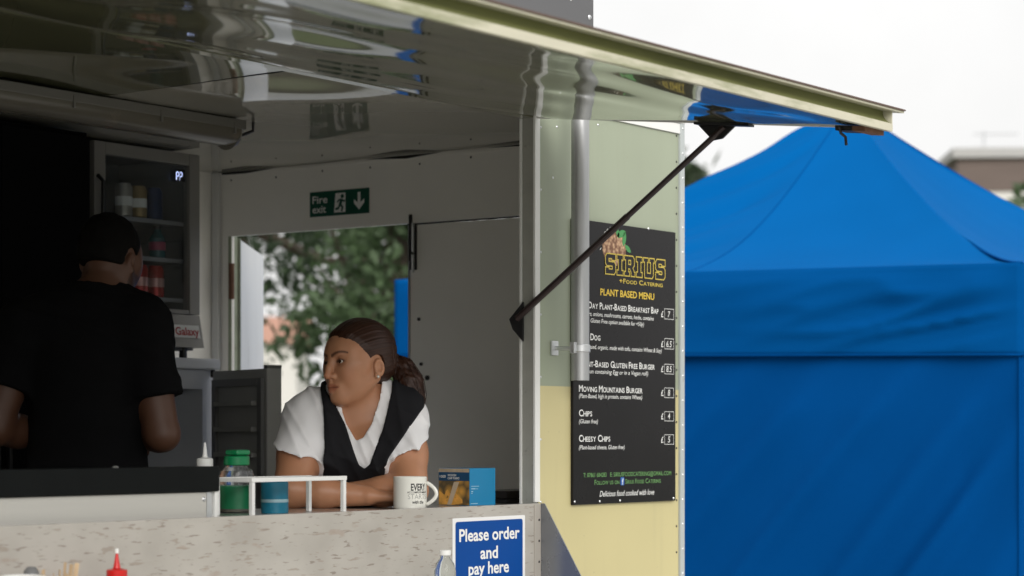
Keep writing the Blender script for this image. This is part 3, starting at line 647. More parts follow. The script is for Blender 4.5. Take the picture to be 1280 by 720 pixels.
def slabglyph(ch):
    if ch == 'I': return [[(0, 0), (.62, 0), (.62, .25), (.48, .25), (.48, .75), (.62, .75), (.62, 1), (0, 1), (0, .75), (.14, .75), (.14, .25), (0, .25)]], .62
    if ch == 'S': return [[(0, 0), (.86, 0), (1, .14), (1, .50), (.86, .62), (.34, .62), (.34, .76), (.62, .76), (.62, .68), (1, .68), (1, 1), (.14, 1), (0, .86), (0, .52), (.14, .40), (.66, .40), (.66, .26), (.36, .26), (.36, .34), (0, .34)]], 1
    if ch == 'R': return [[(0, 0), (.52, 0), (.52, .22), (.42, .22), (.42, .36), (.52, .36), (.66, .22), (.66, 0), (1.06, 0), (1.06, .22), (1.0, .22), (.86, .42), (1, .54), (1, .86), (.86, 1), (0, 1), (0, .78), (.12, .78), (.12, .22), (0, .22)], [(.42, .58), (.64, .58), (.64, .78), (.42, .78)]], 1.06
    if ch == 'U': return [[(.14, 0), (.90, 0), (1.02, .14), (1.02, .78), (1.12, .78), (1.12, 1), (.62, 1), (.62, .78), (.72, .78), (.72, .26), (.40, .26), (.40, .78), (.5, .78), (.5, 1), (0, 1), (0, .78), (.10, .78), (.10, .14)]], 1.12
x = 0; glyphs = []
for ch in 'SIRIUS':
    g_, w_ = slabglyph(ch); glyphs.append((x, g_)); x += w_ + .12
sxx = (.503 - .168) / (x - .12)
sb = bmesh.new(); sf = bmesh.new()
for ox, g_ in glyphs:
    for k, pl in enumerate(g_):
        pts = [(.168 + (ox + a) * sxx, .689 + b * .062) for a, b in pl]
        ribbon(pts, .0034, mf, .0016, True, sb)
        if k == 0: poly_face(pts, mf, .0011, sf)
wobj('name_fill', sf, m_menu, mb); wobj('name_outline', sb, M('gold_print', (.55, .42, .07), .5, var=.08), mb)
T('+', .245, .262, .666, .014, m_ink_y, bold=.01)
T('Food Catering', .266, .49, .666, .014, MATS['gold_print'], small_caps=True, bold=.02)
T('PLANT BASED MENU', .142, .441, .624, .020, m_ink_y, bold=.02)
def price(s, v0, v1):
    T('£', .481, .4945, v0 + .005, .019, m_ink_w, bold=.01)
    wobj('price_box', ribbon([(.501, v0), (.5545, v0), (.5545, v1), (.501, v1)], .0014, mf, .0008, True), m_ink_w, mb)
    w = .013 * len(s.replace('.', '')) + (.005 if '.' in s else 0)
    T(s, .527 - w / 2, .527 + w / 2, v0 + .006, .019, m_ink_w, bold=.004, shear=.12)
for s, u0, u1, v in (('All Day Plant-Based Breakfast Bap', .029, .465, .582), ('Hot Dog', .029, .142, .488), ('Plant-Based Gluten Free Burger', .029, .444, .4085), ('Moving Mountains Burger', .029, .374, .334), ('Chips', .029, .098, .2615), ('Cheesy Chips', .029, .195, .1865)):
    T(s, u0, u1, v, .0195, m_ink_w, small_caps=True, bold=.016)
for s, u0, u1, v in (('(Peppers, onions, mushrooms, carrots, herbs, contains', .029, .438, .560), ('Wheat. Gluten Free option available for +50p)', .029, .382, .540), ('(Plant-based, organic, made with tofu, contains Wheat & Soy)', .029, .484, .462), ('(In a bun containing Egg or in a Vegan roll)', .029, .406, .389), ('(Plant-Based, high in protein, contains Wheat)', .029, .372, .3155), ('(Gluten free)', .029, .129, .2405), ('(Plant-based cheese, Gluten free)', .029, .274, .1635)):
    T(s, u0, u1, v, .0125, m_ink_w, shear=.22, bold=.006)
for s, v0, v1 in (('7', .568, .600), ('6.5', .475, .507), ('8.5', .397, .427), ('8', .323, .353), ('4', .250, .279), ('5', .177, .207)): price(s, v0, v1)
T('T: 07861 684283', .052, .175, .081, .0125, m_ink_g, bold=.012); T('E: SIRIUSFOODCATERING@GMAIL.COM', .195, .54, .081, .0125, m_ink_g, bold=.012)
T('Follow us on', .111, .245, .058, .0145, m_ink_g, small_caps=True, bold=.012); T('Sirius Food Catering', .278, .479, .058, .0145, m_ink_g, small_caps=True, bold=.012)
wobj('social_mark', poly_face(rrect(.252, .272, .054, .078, .003), mf, .0007), m_ink_b, mb); T('f', .2585, .2675, .056, .018, m_ink_w, bold=.02, lift=.0014)
T('Delicious food cooked with love', .138, .441, .022, .017, m_ink_w, shear=.3, bold=.004)
for u, v in ((.008, .006), (.14, .004), (.25, .004), (.555, .004), (.41, .838)): inst('screw', rme, mb, (MX + u, MY - .0002, MZ + v + .004), (R(90), 0, 0))

# blue order sign stuck on the board
OS = thing('order_sign', 'blue and white plastic sign reading Please order and pay here', 'sign', (4.946, YF - .021, .99))
of = facade(YF - .0232)
wobj('sign_plate', prism(rrect(4.779, 5.114, 1.08, 1.376, .004), lambda u, v: (u, YF - .0205, v), lambda u, v: (u, YF - .0232, v)), M('sign_white', (.80, .80, .80), .35, var=.03), OS)
wobj('blue_field', poly_face(rrect(4.790, 5.102, 1.092, 1.366, .008), of, .0006), M('sign_blue', (.002, .060, .28), .4, var=.05, spec=.15), OS)
for s, u0, u1, v, cap in (('Please order', 4.806, 5.086, 1.312, .0335), ('and', 4.902, 4.983, 1.261, .0335), ('pay here', 4.848, 5.035, 1.219, .0335)):
    lettering(s, of, u0, u1, v, cap, m_ink_w, OS, bold=.022, lift=.0012)

# fire exit sign on the end wall
FS = thing('fire_exit_sign', 'green Fire exit sign with a running figure and arrow above the doorway', 'sign', (XE, 5.1, 2.376))
ff = lambda u, v, lift: (XE - .003 - lift, 5.236 - u, 2.377 + v)
wobj('sign_plate', bx(XE - .003, XE - .0005, 4.963, 5.236, 2.377, 2.465), M('sign_green', (.004, .075, .045), .35, var=.06), FS)
for s, u1, v in (('Fire', .083, .047), ('exit', .076, .013)): lettering(s, ff, .013, u1, v, .026, m_ink_w, FS, bold=.015)
fb = bmesh.new()
poly_face([(.113, .010), (.166, .010), (.166, .078), (.120, .078)], ff, .0004, fb); wobj('doorway_panel', fb, m_ink_w, FS)
fm = bmesh.new(); poly_face(disc(.152, .066, .0075, .0075, 14), ff, .0010, fm)
for pts, w in (([(.150, .056), (.141, .036)], .012), ([(.150, .055), (.160, .047), (.164, .052)], .0055), ([(.147, .055), (.135, .053), (.129, .045)], .0055), ([(.143, .038), (.153, .027), (.149, .013)], .008), ([(.141, .037), (.133, .024), (.120, .022)], .008)):
    ribbon(pts, w, ff, .0012, bm=fm)
wobj('running_figure', fm, MATS['sign_green'], FS)
fa = bmesh.new(); poly_face([(.222, .076), (.222, .040), (.205, .052), (.205, .038), (.2285, .014), (.252, .038), (.252, .052), (.235, .040), (.235, .076)], ff, .0006, fa)
wobj('arrow', fa, m_ink_w, FS)

# grey fascia sign on the roof edge
RS = thing('roof_sign', 'dark grey fascia sign standing on the trailer roof', 'sign', (4.2, YF + .01, 2.625))
wobj('sign_panel', bx(2.9, 5.496, YF, YF + .02, 2.6255, 3.12, .002), M('fascia_grey', (.105, .105, .11), .45, var=.05), RS)
for x in (3.1, 4.2, 5.3): wobj('sign_stay', tube([(x, YF + .022, 2.95), (x, YF + .35, 2.628)], .012, 8), m_alu, RS)
rf = facade(YF - .0005); dots = bmesh.new()
for k in range(5): poly_face(disc(5.305 + k * .0175, 2.886, .0045, .008, 12), rf, .0006, dots)
wobj('lettering', dots, m_ink_w, RS)
for x in (3.0, 5.475): inst('bolt', rme, RS, (x, YF - .0002, 2.845), (R(90), 0, 0)).scale = (2, 2, 2)

# ================================================================== drinks chiller, fridge, cabinet
m_grey = M('grey_plastic', (.20, .20, .20), .45, var=.08); m_chw = M('chiller_frame', (.27, .26, .24), .34, metal=.15, var=.06, vs=10)
m_glass = bpy.data.materials.new('pane_glass'); m_glass.use_nodes = True
def glass(m, tint=(.93, .95, .96), mixf=.10):
    n = m.node_tree.nodes; l = m.node_tree.links; n.remove(n['Principled BSDF']); o = n['Material Output']
    tr = n.new('ShaderNodeBsdfTransparent'); tr.inputs[0].default_value = (*tint, 1); gl = n.new('ShaderNodeBsdfGlossy'); gl.inputs['Roughness'].default_value = .03
    lw = n.new('ShaderNodeLayerWeight'); pw = n.new('ShaderNodeMath'); pw.operation = 'POWER'; pw.inputs[1].default_value = 4.0; l.new(lw.outputs['Facing'], pw.inputs[0]); fr = n.new('ShaderNodeMapRange'); fr.inputs[3].default_value = .045; fr.inputs[4].default_value = .9; l.new(pw.outputs[0], fr.inputs[0]); mx = n.new('ShaderNodeMixShader')
    l.new(fr.outputs[0], mx.inputs[0]); l.new(tr.outputs[0], mx.inputs[1]); l.new(gl.outputs[0], mx.inputs[2]); l.new(mx.outputs[0], o.inputs[0])
glass(m_glass)
CX0, CX1, CY, CZ0, CZ1 = 4.984, 5.467, 5.30, 1.890, 2.553
CH = thing('drinks_chiller', 'countertop glass-door drinks chiller with cans inside', 'chiller', ((CX0 + CX1) / 2, 5.5, 1.864))
m_chin = M('chiller_inside', (.13, .135, .14), .5, var=.06)
wobj('cabinet', bx(CX0, CX0 + .03, CY + .032, 5.69, CZ0, CZ1, bm=bx(CX1 - .03, CX1, CY + .032, 5.69, CZ0, CZ1, bm=bx(CX0 + .03, CX1 - .03, 5.66, 5.69, CZ0, CZ1, bm=bx(CX0 + .03, CX1 - .03, CY + .032, 5.66, CZ1 - .012, CZ1, bm=bx(CX0 + .03, CX1 - .03, CY + .032, 5.66, CZ0, CZ0 + .05))))), m_chin, CH)
dr = wobj('door', bx(CX0, CX0 + .049, CY, CY + .03, CZ0 + .12, CZ1, .003, bm=bx(CX1 - .049, CX1, CY, CY + .03, CZ0 + .12, CZ1, .003, bm=bx(CX0 + .0495, CX1 - .0495, CY + .001, CY + .03, CZ1 - .041, CZ1, .003, bm=bx(CX0 + .0495, CX1 - .0495, CY + .001, CY + .03, CZ0 + .12, CZ0 + .135, .003)))), m_chw, CH)
wobj('pane', bx(CX0 + .05, CX1 - .05, CY + .012, CY + .016, CZ0 + .136, CZ1 - .042), m_glass, dr)
wobj('handle', tube([(CX0 + .012, CY - .004, 2.05), (CX0 + .012, CY - .028, 2.07), (CX0 + .012, CY - .028, 2.42), (CX0 + .012, CY - .004, 2.44)], .007, 8), m_black, dr)
pl = wobj('plinth', prism([(CY - .02, CZ0 + .008), (CY + .002, CZ0 + .118), (CY + .03, CZ0 + .118), (CY + .03, CZ0 + .008)], lambda y, z: (CX0, y, z), lambda y, z: (CX1, y, z)), m_chw, CH)
gf = lambda u, v, lift: (u, CY - .0075 - lift + .2 * (v - 1.95), v)
wobj('brand_strip', poly_face([(5.29, 1.930), (5.452, 1.930), (5.452, 1.973), (5.29, 1.973)], gf, .006), m_ink_w, pl)
lettering('Galaxy', gf, 5.335, 5.447, 1.939, .026, M('red_print', (.42, .02, .02), .4), CH, bold=.02, lift=.008)
for k, z in enumerate((2.055, 2.188, 2.315)):
    s_ = wobj('shelf', bx(CX0 + .031, CX1 - .031, CY + .05, 5.655, z, z + .006), M('shelf_white', (.25, .25, .26), .4), CH)
    wobj('shelf_lip', bx(CX0 + .031, CX1 - .031, CY + .044, CY + .0495, z - .004, z + .010), M('shelf_edge', (.28, .28, .30), .3), s_)
for x in (CX0 + .03, CX1 - .04):
    for y in (CY + .04, 5.64): wobj('foot', tube([(x, y, 1.8645), (x, y, CZ0 + .01)], .014, 10), m_black, CH)
wobj('light_strip', bx(CX0 + .06, CX1 - .06, CY + .036, CY + .046, CZ1 - .026, CZ1 - .014), M('chiller_led', (.6, .65, .75), .5, emit=(.8, .88, 1.0), estr=.35), CH)
wobj('display', bx(5.352, 5.392, CY - .003, CY + .0005, 2.455, 2.495), m_black, CH)
df = facade(CY + .017); dd = bmesh.new()
for du in (.0, .016): 
    for seg in ([(0, 0), (0, .012)], [(0, .014), (0, .026)], [(.001, .027), (.010, .027)], [(.001, .013), (.010, .013)], [(.011, .014), (.011, .026)]): ribbon([(5.352 + du + a, 2.458 + b) for a, b in seg], .0035, df, .02, bm=dd)
wobj('digits', dd, M('blue_white_digits', (.5, .6, .9), .5, emit=(.55, .65, 1.0), estr=1.3), CH)
def can_mesh(r, h): return lathe([(0, .004), (r * .70, .004), (r * .78, 0), (r, .010), (r, h - .014), (r * .80, h - .003), (r * .80, h), (r * .74, h - .004), (0, h - .005)], 24)
m_red = M('red_can', (.42, .015, .012), .25, metal=.35, var=.25, vs=30); m_sil = M('silver_can', (.50, .48, .44), .28, metal=.7, var=.18, vs=25)
m_blu = M('dark_blue_can', (.01, .03, .10), .3, metal=.4, var=.2); m_tea = M('teal_bottle', (.01, .10, .12), .2, var=.2)
m_org = M('gold_can', (.35, .25, .12), .3, metal=.5, var=.2)
def can(x, y, z, h, mt, lab, r=.029, band=None):
    t = thing('drink_can', lab, 'can', (x, y, z), group='cans in the drinks chiller')
    obj('can_body', can_mesh(r, h), mt, t, .5)
    obj('lid', lathe([(0, h - .0035), (r * .73, h - .0035), (r * .76, h + .0002), (r * .70, h - .0025), (0, h - .0028)], 20), m_alu, t, .5)
    if band: obj('printed_band', lathe([(r + .0003, h * .35), (r + .0003, h * .62)], 24), band, t, 3.1)
    return t
yc = CY + .085
can(5.195, yc, 2.322, .115, m_sil, 'silver can, left one on the top shelf of the chiller', band=m_ink_w)
can(5.262, yc, 2.322, .112, m_org, 'pale gold can in the middle of the top shelf of the chiller', band=m_ink_w)
can(5.335, yc, 2.322, .112, m_blu, 'dark blue can at the right of the top shelf of the chiller')
t_ = thing('drink_bottle', 'small teal bottle with a pink mark on the middle shelf of the chiller', 'bottle', (5.35, yc, 2.195))
obj('bottle_body', lathe([(0, 0), (.026, 0), (.028, .006), (.028, .070), (.013, .092), (.013, .100), (0, .100)], 20), m_tea, t_, .5)
obj('cap', lathe([(0, .1002), (.0145, .1002), (.0145, .112), (0, .112)], 16), M('bottle_cap_dark', (.03, .03, .04), .4), t_, .5)
obj('label', lathe([(.0284, .030), (.0284, .058)], 20), M('pink_label', (.40, .05, .12), .4), t_, 3.1)
can(5.20, yc, 2.062, .110, m_red, 'red can nearest the head of the man on the lower shelf', band=M('red_can_band', (.55, .30, .28), .3, metal=.3))
can(5.268, yc, 2.062, .110, m_red, 'red can between two others on the lower shelf of the chiller', band=MATS['red_can_band'])
can(5.342, yc, 2.062, .110, m_red, 'rightmost red can on the lower shelf of the chiller', band=MATS['red_can_band'])

# white fridge below with its door open
FX0, FX1, FY = 4.93, 5.55, 5.32
FR = thing('fridge', 'white mid-height fridge with its door hanging open below the chiller', 'fridge', ((FX0 + FX1) / 2, 5.5, ZF))
m_frw = M('fridge_white', (.66, .68, .72), .35, var=.05); m_fri = M('fridge_liner', (.30, .31, .33), .4, var=.05)
wobj('cabinet', bx(FX0, FX0 + .05, FY, 5.69, .50, 1.825, bm=bx(FX1 - .05, FX1, FY, 5.69, .50, 1.825, bm=bx(FX0 + .05, FX1 - .05, 5.64, 5.69, .50, 1.825, bm=bx(FX0 + .05, FX1 - .05, FY, 5.64, 1.76, 1.825, bm=bx(FX0 + .05, FX1 - .05, FY, 5.64, .50, .58))))), m_frw, FR)
wobj('worktop', bx(FX0 - .004, FX1 + .004, FY - .035, 5.695, 1.826, 1.863, .008, 3), m_frw, FR)
for z in (.95, 1.35): wobj('shelf', bx(FX0 + .055, FX1 - .055, FY + .03, 5.63, z, z + .008), m_fri, FR)
wobj('liner', bx(FX0 + .0505, FX1 - .0505, 5.60, 5.639, .59, 1.75), m_fri, FR)
wobj('foot', bx(FX0 + .03, FX1 - .03, FY + .02, 5.67, .4505, .499), m_black, FR)
wobj('hinge', tube([(FX1 - .012, FY - .012, 1.80), (FX1 - .012, FY - .012, 1.826)], .008, 8), m_dark, FR)
da = math.atan2(4.943 - 5.30, 5.385 - 5.525); hx, hy = 5.525, 5.298
def dpt(s, t, z): return (hx + math.cos(da) * s - math.sin(da) * t, hy + math.sin(da) * s + math.cos(da) * t, z)
m_fd = M('fridge_door_grey', (.46, .46, .44), .42, var=.08)
fd = wobj('door', prism(rrect(0, .42, 0, .055, .006), lambda s, t: dpt(s, t, .53), lambda s, t: dpt(s, t, 1.820)), m_fd, FR, .6, label='grey inside of the open fridge door with door racks')
def dbox(n_, s0, s1, t0, t1, z0, z1, mt): return wobj(n_, prism([(s0, t0), (s1, t0), (s1, t1), (s0, t1)], lambda s, t: dpt(s, t, z0), lambda s, t: dpt(s, t, z1)), mt, fd)
dbox('gasket', .02, .05, -.012, -.0005, .56, 1.79, m_grey); dbox('gasket', .37, .40, -.012, -.0005, .56, 1.79, m_grey); dbox('gasket', .051, .369, -.012, -.0005, 1.765, 1.79, m_grey)
for k in range(6): dbox('door_rack', .065, .355, -.026, -.0005, 1.70 - k * .085, 1.715 - k * .085, M('rack_grey', (.42, .42, .40), .4))
dbox('corner_block', .395, .4195, .001, .054, 1.8205, 1.832, m_grey)

# tall black cabinet at the far left of the back wall
BC = thing('tall_cabinet', 'tall matt black cabinet along the rear wall behind the man', 'cabinet', (4.46, 5.4, ZF))
m_bc = M('matt_black', (.004, .004, .0045), .85, var=.2, spec=.08)
wobj('carcass', bx(4.10, 4.82, 5.16, 5.70, ZF + .001, 2.545), m_bc, BC)
for k in range(2): 
    d_ = wobj('door', bx(4.105 + k * .357, 4.458 + k * .357, 5.14, 5.158, .56, 2.53, .003), m_bc, BC)
    wobj('handle', bx(4.43 + k * .045, 4.442 + k * .045, 5.12, 5.139, 1.4, 1.6, .003), m_black, d_)

# ================================================================== on the counter
CT = 1.4025
GR = thing('griddle', 'stainless griddle with a black front rail on the counter before the man', 'griddle', (3.42, 3.87, CT))
g0, g1 = 2.95, 3.905
wobj('body', bx(g0, g1 - .006, YF + .042, 4.08, CT, 1.466, .003), m_steel, GR)
wobj('front_panel', bx(3.222, g1 - .02, YF + .036, YF + .041, CT + .001, 1.464), M('brushed_panel', (.62, .60, .56), .36, metal=.7, var=.06, vs=5, stretch=(.3, 1, 6)), GR)
wobj('front_rail', bx(g0, g1 + .012, YF + .022, YF + .075, 1.4665, 1.527, .003), M('black_rail', (.006, .007, .007), .5, var=.25, vs=14, spec=.08), GR)
wobj('end_bracket', bx(g1 - .019, g1 - .001, YF + .0345, YF + .0415, CT + .001, 1.4655, .001), m_alu, GR); wobj('end_bracket', bx(g1 + .002, g1 + .012, YF + .028, YF + .07, CT + .001, 1.4655, .001), m_alu_w, GR)
wobj('seam', bx(3.214, 3.2205, YF + .036, YF + .0415, CT + .001, 1.466), m_dark, GR)
for x in (3.236, g1 - .028): inst('bolt', rme, GR, (x, YF + .0359, 1.448), (R(90), 0, 0)).scale = (1.6, 1.6, 1.6)
wobj('hot_plate', bx(g0 + .02, g1 - .03, YF + .09, 4.06, 1.4662, 1.474), m_dark, GR)
inst('bolt', rme, GR, (3.60, YF + .05, 1.527)).scale = (2, 2, 2)

# white rack
RK = thing('wire_rack', 'white metal rack with thin square legs on the counter', 'rack', (4.24, 3.82, CT))
m_wm = M('white_enamel', (.78, .78, .76), .38, var=.05)
rx0, rx1, ry0, ry1, rz = 4.056, 4.414, YF + .045, YF + .175, 1.4965
b_ = .011
for x in (rx0, rx1 - b_):
    for y in (ry0, ry1 - b_): wobj('leg', bx(x, x + b_, y, y + b_, CT, rz - b_, .001), m_wm, RK)
wobj('top_frame', bx(rx0 - .002, rx1 + .002, ry0 - .001, ry0 + b_, rz - b_, rz, .0015, bm=bx(rx0 - .002, rx1 + .002, ry1 - b_, ry1 + .001, rz - b_, rz, .0015, bm=bx(rx0 - .002, rx0 + b_ - .002, ry0 + b_, ry1 - b_, rz - b_, rz - .001, .001, bm=bx(rx1 - b_ + .002, rx1 + .002, ry0 + b_, ry1 - b_, rz - b_, rz - .001, .001)))), m_wm, RK)
for k in range(24): wobj('wire', tube([(rx0 + .012 + k * .0146, ry0 + .008, rz - .003), (rx0 + .012 + k * .0146, ry1 - .008, rz - .003)], .0014, 5), m_wm, RK)
# teal tin
TN = thing('spice_tin', 'teal blue paper-wrapped tin under the white rack', 'tin', (4.242, 3.848, CT))
obj('tin_body', lathe([(0, 0), (.034, 0), (.035, .003), (.035, .078), (.033, .081), (0, .081)], 28), M('teal_wrap', (.008, .14, .22), .4, var=.15), TN, .5)
obj('wrap_band', lathe([(.0354, .028), (.0356, .030), (.0356, .034), (.0354, .036)], 28), M('teal_pale', (.25, .38, .42), .4), TN, .5)
# green capped jar
JR = thing('spice_jar', 'clear plastic jar with a green flip lid and green label', 'jar', (4.225, 3.965, CT))
m_clear = M('clear_plastic', (.80, .82, .82), .12, trans=.92, ior=1.3, var=.02)
obj('jar_body', lathe([(0, 0), (.042, 0), (.045, .004), (.045, .095), (.041, .108), (.029, .117), (.029, .121), (0, .121)], 32), m_clear, JR, .5)
obj('spice', lathe([(0, .003), (.042, .003), (.042, .060), (0, .062)], 28), M('spice_green', (.10, .09, .05), .8, var=.3, vs=60), JR, .5)
obj('label', lathe([(.0456, .010), (.0456, .068)], 32), M('green_label', (.01, .17, .07), .4, var=.15), JR, 3.1)
gl_ = obj('lid', lathe([(0, .122), (.032, .122), (.0335, .124), (.0335, .143), (.031, .146), (0, .147)], 32), M('green_lid', (.004, .20, .07), .30, var=.08), JR, .4)
obj('flip_cap', bx(-.026, .026, -.026, .018, .1475, .162, .007, 3), MATS['green_lid'], gl_, .6)
# squeeze bottle on the counter
def squeeze(name, lab, loc, body_m, cap_m, h, r, noz):
    t = thing(name, lab, 'sauce bottle', loc)
    obj('bottle_body', lathe([(0, 0), (r * .96, 0), (r, .004), (r, h), (r * .93, h + .008), (r * .72, h + .012), (0, h + .012)], 28), body_m, t, .5)
    c_ = obj('cap', lathe([(0, h + .0125), (r * .86, h + .0125), (r * .90, h + .015), (r * .88, h + .034), (r * .30, h + .038), (0, h + .038)], 28), cap_m, t, .5)
    obj('nozzle', lathe([(r * .34, h + .0375), (r * .26, h + .045), (.0028, h + noz), (.0015, h + noz + .001), (0, h + noz + .001)], 16), cap_m, c_, .5)
    return t
squeeze('squeeze_bottle', 'small white squeeze bottle with pointed nozzle beside the green-lidded jar', (4.165, 4.02, CT), M('milky_plastic', (.55, .53, .42), .35, var=.05), m_wm, .105, .024, .075)
squeeze('ketchup_bottle', 'red sauce bottle with a pointed red nozzle on the outer shelf', (3.438, 3.585, 1.1285), M('red_plastic', (.55, .012, .010), .28, var=.06), MATS['red_plastic'], .143, .026, .070)
tipo = root_of(bpy.data.objects['ketchup_bottle']); obj('nozzle_cap', lathe([(0, .2135), (.0042, .2135), (.0042, .2220), (.002, .2240), (0, .2240)], 12), m_wm, tipo, .5)
# mug
MUG = thing('mug', 'cream mug with black lettering and a handle beside the elbow of the woman', 'mug', (4.694, 3.766, CT), PHI - R(90))
mr_, mh = .0455, .088
obj('mug_body', lathe([(0, .004), (mr_ * .86, .004), (mr_ * .90, 0), (mr_ * .96, .003), (mr_, .010), (mr_, mh - .001), (mr_ - .001, mh), (mr_ - .003, mh - .001), (mr_ - .0035, .009), (0, .008)], 48), M('cream_ceramic', (.78, .77, .71), .18, var=.03, coat=.3), MUG, .6)
hp = [(mr_ - .002, -.012, .072), (mr_ + .010, -.014, .0745), (mr_ + .022, -.016, .066), (mr_ + .026, -.017, .048), (mr_ + .022, -.016, .028), (mr_ + .011, -.014, .015), (mr_ - .002, -.012, .012)]
hp = [tuple(Vector(hp[0]) + Vector((.028 * math.sin(math.pi * t) ** .8, -.005 * math.sin(math.pi * t), -.060 * t))) for t in np.linspace(0, 1, 25)]
obj('handle', tube(hp, .0052, 12), MATS['cream_ceramic'], MUG, 3.1)
def mugf(u, v, lift):                    # u along the surface, 0 at the side facing the serving hatch
    a = u / mr_ - math.pi / 2; return ((mr_ + lift) * math.cos(a), (mr_ + lift) * math.sin(a), v)
for s, u0, u1, v, cap, b in (('EVERY', .004, .050, .051, .0185, .025), ('ACCOMPLISHMENT', -.006, .056, .0435, .0052, .012), ('STARTS', -.004, .054, .028, .0135, -.008), ('with the', .008, .042, .0155, .009, .02)):
    lettering(s, mugf, u0, u1, v, cap, m_ink_k if s[0] != 'S' else M('grey_print', (.30, .30, .29), .5), MUG, bold=b, lift=.0004, local=True, shear=.25 if s.islower() else 0)
# box of chip forks
BX = thing('chip_fork_box', 'blue cardboard box of wooden chip forks on the counter', 'box', (5.005, 3.80, CT), PHI - R(90) + R(50))
bw, bdp, bh = .112, .118, .106
obj('carton', bx(0, bw, 0, bdp, 0, bh, .0012), M('box_blue', (.006, .20, .40), .42, var=.06), BX)
fL = lambda u, v, lift: (-lift, bdp - u, v)       # face turned to the left
obj('photo_panel', poly_face([(0.001, .001), (bdp - .001, .001), (bdp - .001, .073), (.001, .073)], fL, .0005), None, BX).data.materials.append(bpy.data.materials.new('chips_photo'))
mcp = bpy.data.materials['chips_photo']; mcp.use_nodes = True; seed_mat(mcp, (.70, .36, .06), (.10, .07, .03), 34, .5)
obj('title_band', poly_face([(.001, .070), (bdp - .001, .070), (bdp - .001, .094), (.001, .094)], fL, .0008), M('band_navy', (.006, .055, .13), .45, var=.05), BX)
obj('top_band', poly_face([(.001, .0945), (bdp - .001, .0945), (bdp - .001, bh - .001), (.001, bh - .001)], fL, .0008), M('band_wood', (.42, .34, .24), .5, var=.3, vs=60), BX)
chb = bmesh.new()
for k in range(16):
    cu, cv, a = .008 + random.random() * .08, .004 + random.random() * .03, random.uniform(-70, 70); ca, sa = math.cos(R(a)), math.sin(R(a))
    poly_face([(min(bdp - .002, max(.002, cu + x * ca - y * sa)), max(.002, cv + x * sa + y * ca)) for x, y in ((-.018, -.005), (.018, -.006), (.019, .005), (-.017, .006))], fL, .0009 + k * .00004, chb)
obj('printed_chips', chb, M('chip_print', (.72, .36, .07), .5, var=.4, vs=70), BX)
obj('printed_fork', poly_face([(.034, .002), (.050, .002), (.080, .067), (.060, .067)], fL, .0018), M('fork_print', (.52, .42, .30), .5, var=.15, vs=50), BX)
lettering('1000', fL, .005, .028, .0785, .0075, m_ink_w, BX, bold=.01, lift=.0014, local=True)
lettering('WOODEN', fL, .036, .068, .083, .006, m_ink_w, BX, bold=.012, lift=.0014, local=True); lettering('CHIP FORKS', fL, .036, .080, .0745, .006, m_ink_w, BX, bold=.012, lift=.0014, local=True)
fR = lambda u, v, lift: (u, -lift, v)
for u0, u1, v, w in ((.006, .040, .055, .0018), (.006, .024, .048, .003), (.026, .036, .0475, .0015), (.006, .014, .040, .003), (.006, .012, .035, .002), (.004, .034, .006, .002)):
    obj('printed_line', ribbon([(u0, v), (u1, v)], w, fR, .0006), M('pale_blue_print', (.30, .50, .62), .5), BX)
# flat black card reader tray behind the box
KT = thing('cash_tray', 'low black tray on the counter behind the chip fork box', 'tray', (5.4, 3.92, CT))
wobj('tray_base', bx(5.25, 5.50, 3.85, 4.0, CT, CT + .012, .003), m_black, KT); wobj('tray_lid', bx(5.252, 5.498, 3.852, 3.998, CT + .0125, CT + .036, .004), M('tray_black', (.02, .017, .016), .3, var=.2), KT)
wobj('lock', tube([(5.38, 3.8518, CT + .024), (5.38, 3.849, CT + .024)], .006, 12), m_alu, KT)

# ================================================================== on the outer shelf
ST = 1.1285
WB = thing('water_bottle', 'clear plastic bottle with a white cap in front of the order sign', 'bottle', (4.608, 3.58, ST))
obj('bottle_body', lathe([(0, .003), (.024, 0), (.029, .006), (.029, .085), (.0275, .09), (.029, .095), (.029, .118), (.024, .137), (.014, .150), (.0125, .154), (.0125, .158), (0, .158)], 32), M('bottle_pet', (.86, .90, .88), .06, trans=.95, ior=1.22, var=.02), WB, .5)
obj('label', lathe([(.0294, .035), (.0294, .082)], 32), M('bottle_label', (.55, .60, .62), .4, var=.1), WB, 3.1)
obj('cap', lathe([(0, .1585), (.0148, .1585), (.0155, .160), (.0155, .170), (.014, .172), (0, .172)], 24), m_wm, WB, .4)
TB = thing('takeaway_tub', 'round white lidded tub at the left end of the outer shelf', 'tub', (3.143, 3.56, ST))
obj('tub_body', lathe([(0, 0), (.040, 0), (.048, .165), (0, .165)], 32), m_wm, TB, .5)
obj('lid', lathe([(0, .1655), (.050, .1655), (.0515, .168), (.0505, .178), (.046, .180), (.044, .176), (0, .176)], 32), M('lid_white', (.70, .70, .68), .3, var=.04), TB, .4)
SP = thing('fork_pot', 'small brown pot of wooden forks on the outer shelf', 'pot', (3.262, 3.59, ST))
obj('pot', lathe([(0, 0), (.030, 0), (.038, .150), (.0355, .150), (.030, .01), (0, .008)], 24), M('kraft', (.32, .22, .13), .7, var=.15), SP, .5)
for k in range(9):
    a = k * 2.4; x, y = .018 * math.cos(a), .018 * math.sin(a); ff_ = bx(-.005, .005, -.0008, .0008, 0, .165 + .012 * (k % 3), .0004)
    bmesh.ops.rotate(ff_, verts=ff_.verts, cent=(0, 0, 0), matrix=Matrix.Rotation(a, 3, 'Z') @ Matrix.Rotation(R(5 + 2 * (k % 3)), 3, 'Y')); bmesh.ops.translate(ff_, verts=ff_.verts, vec=(x, y, .012))
    obj('wooden_fork', ff_, M('birch', (.50, .36, .22), .7, var=.15, vs=60), SP)
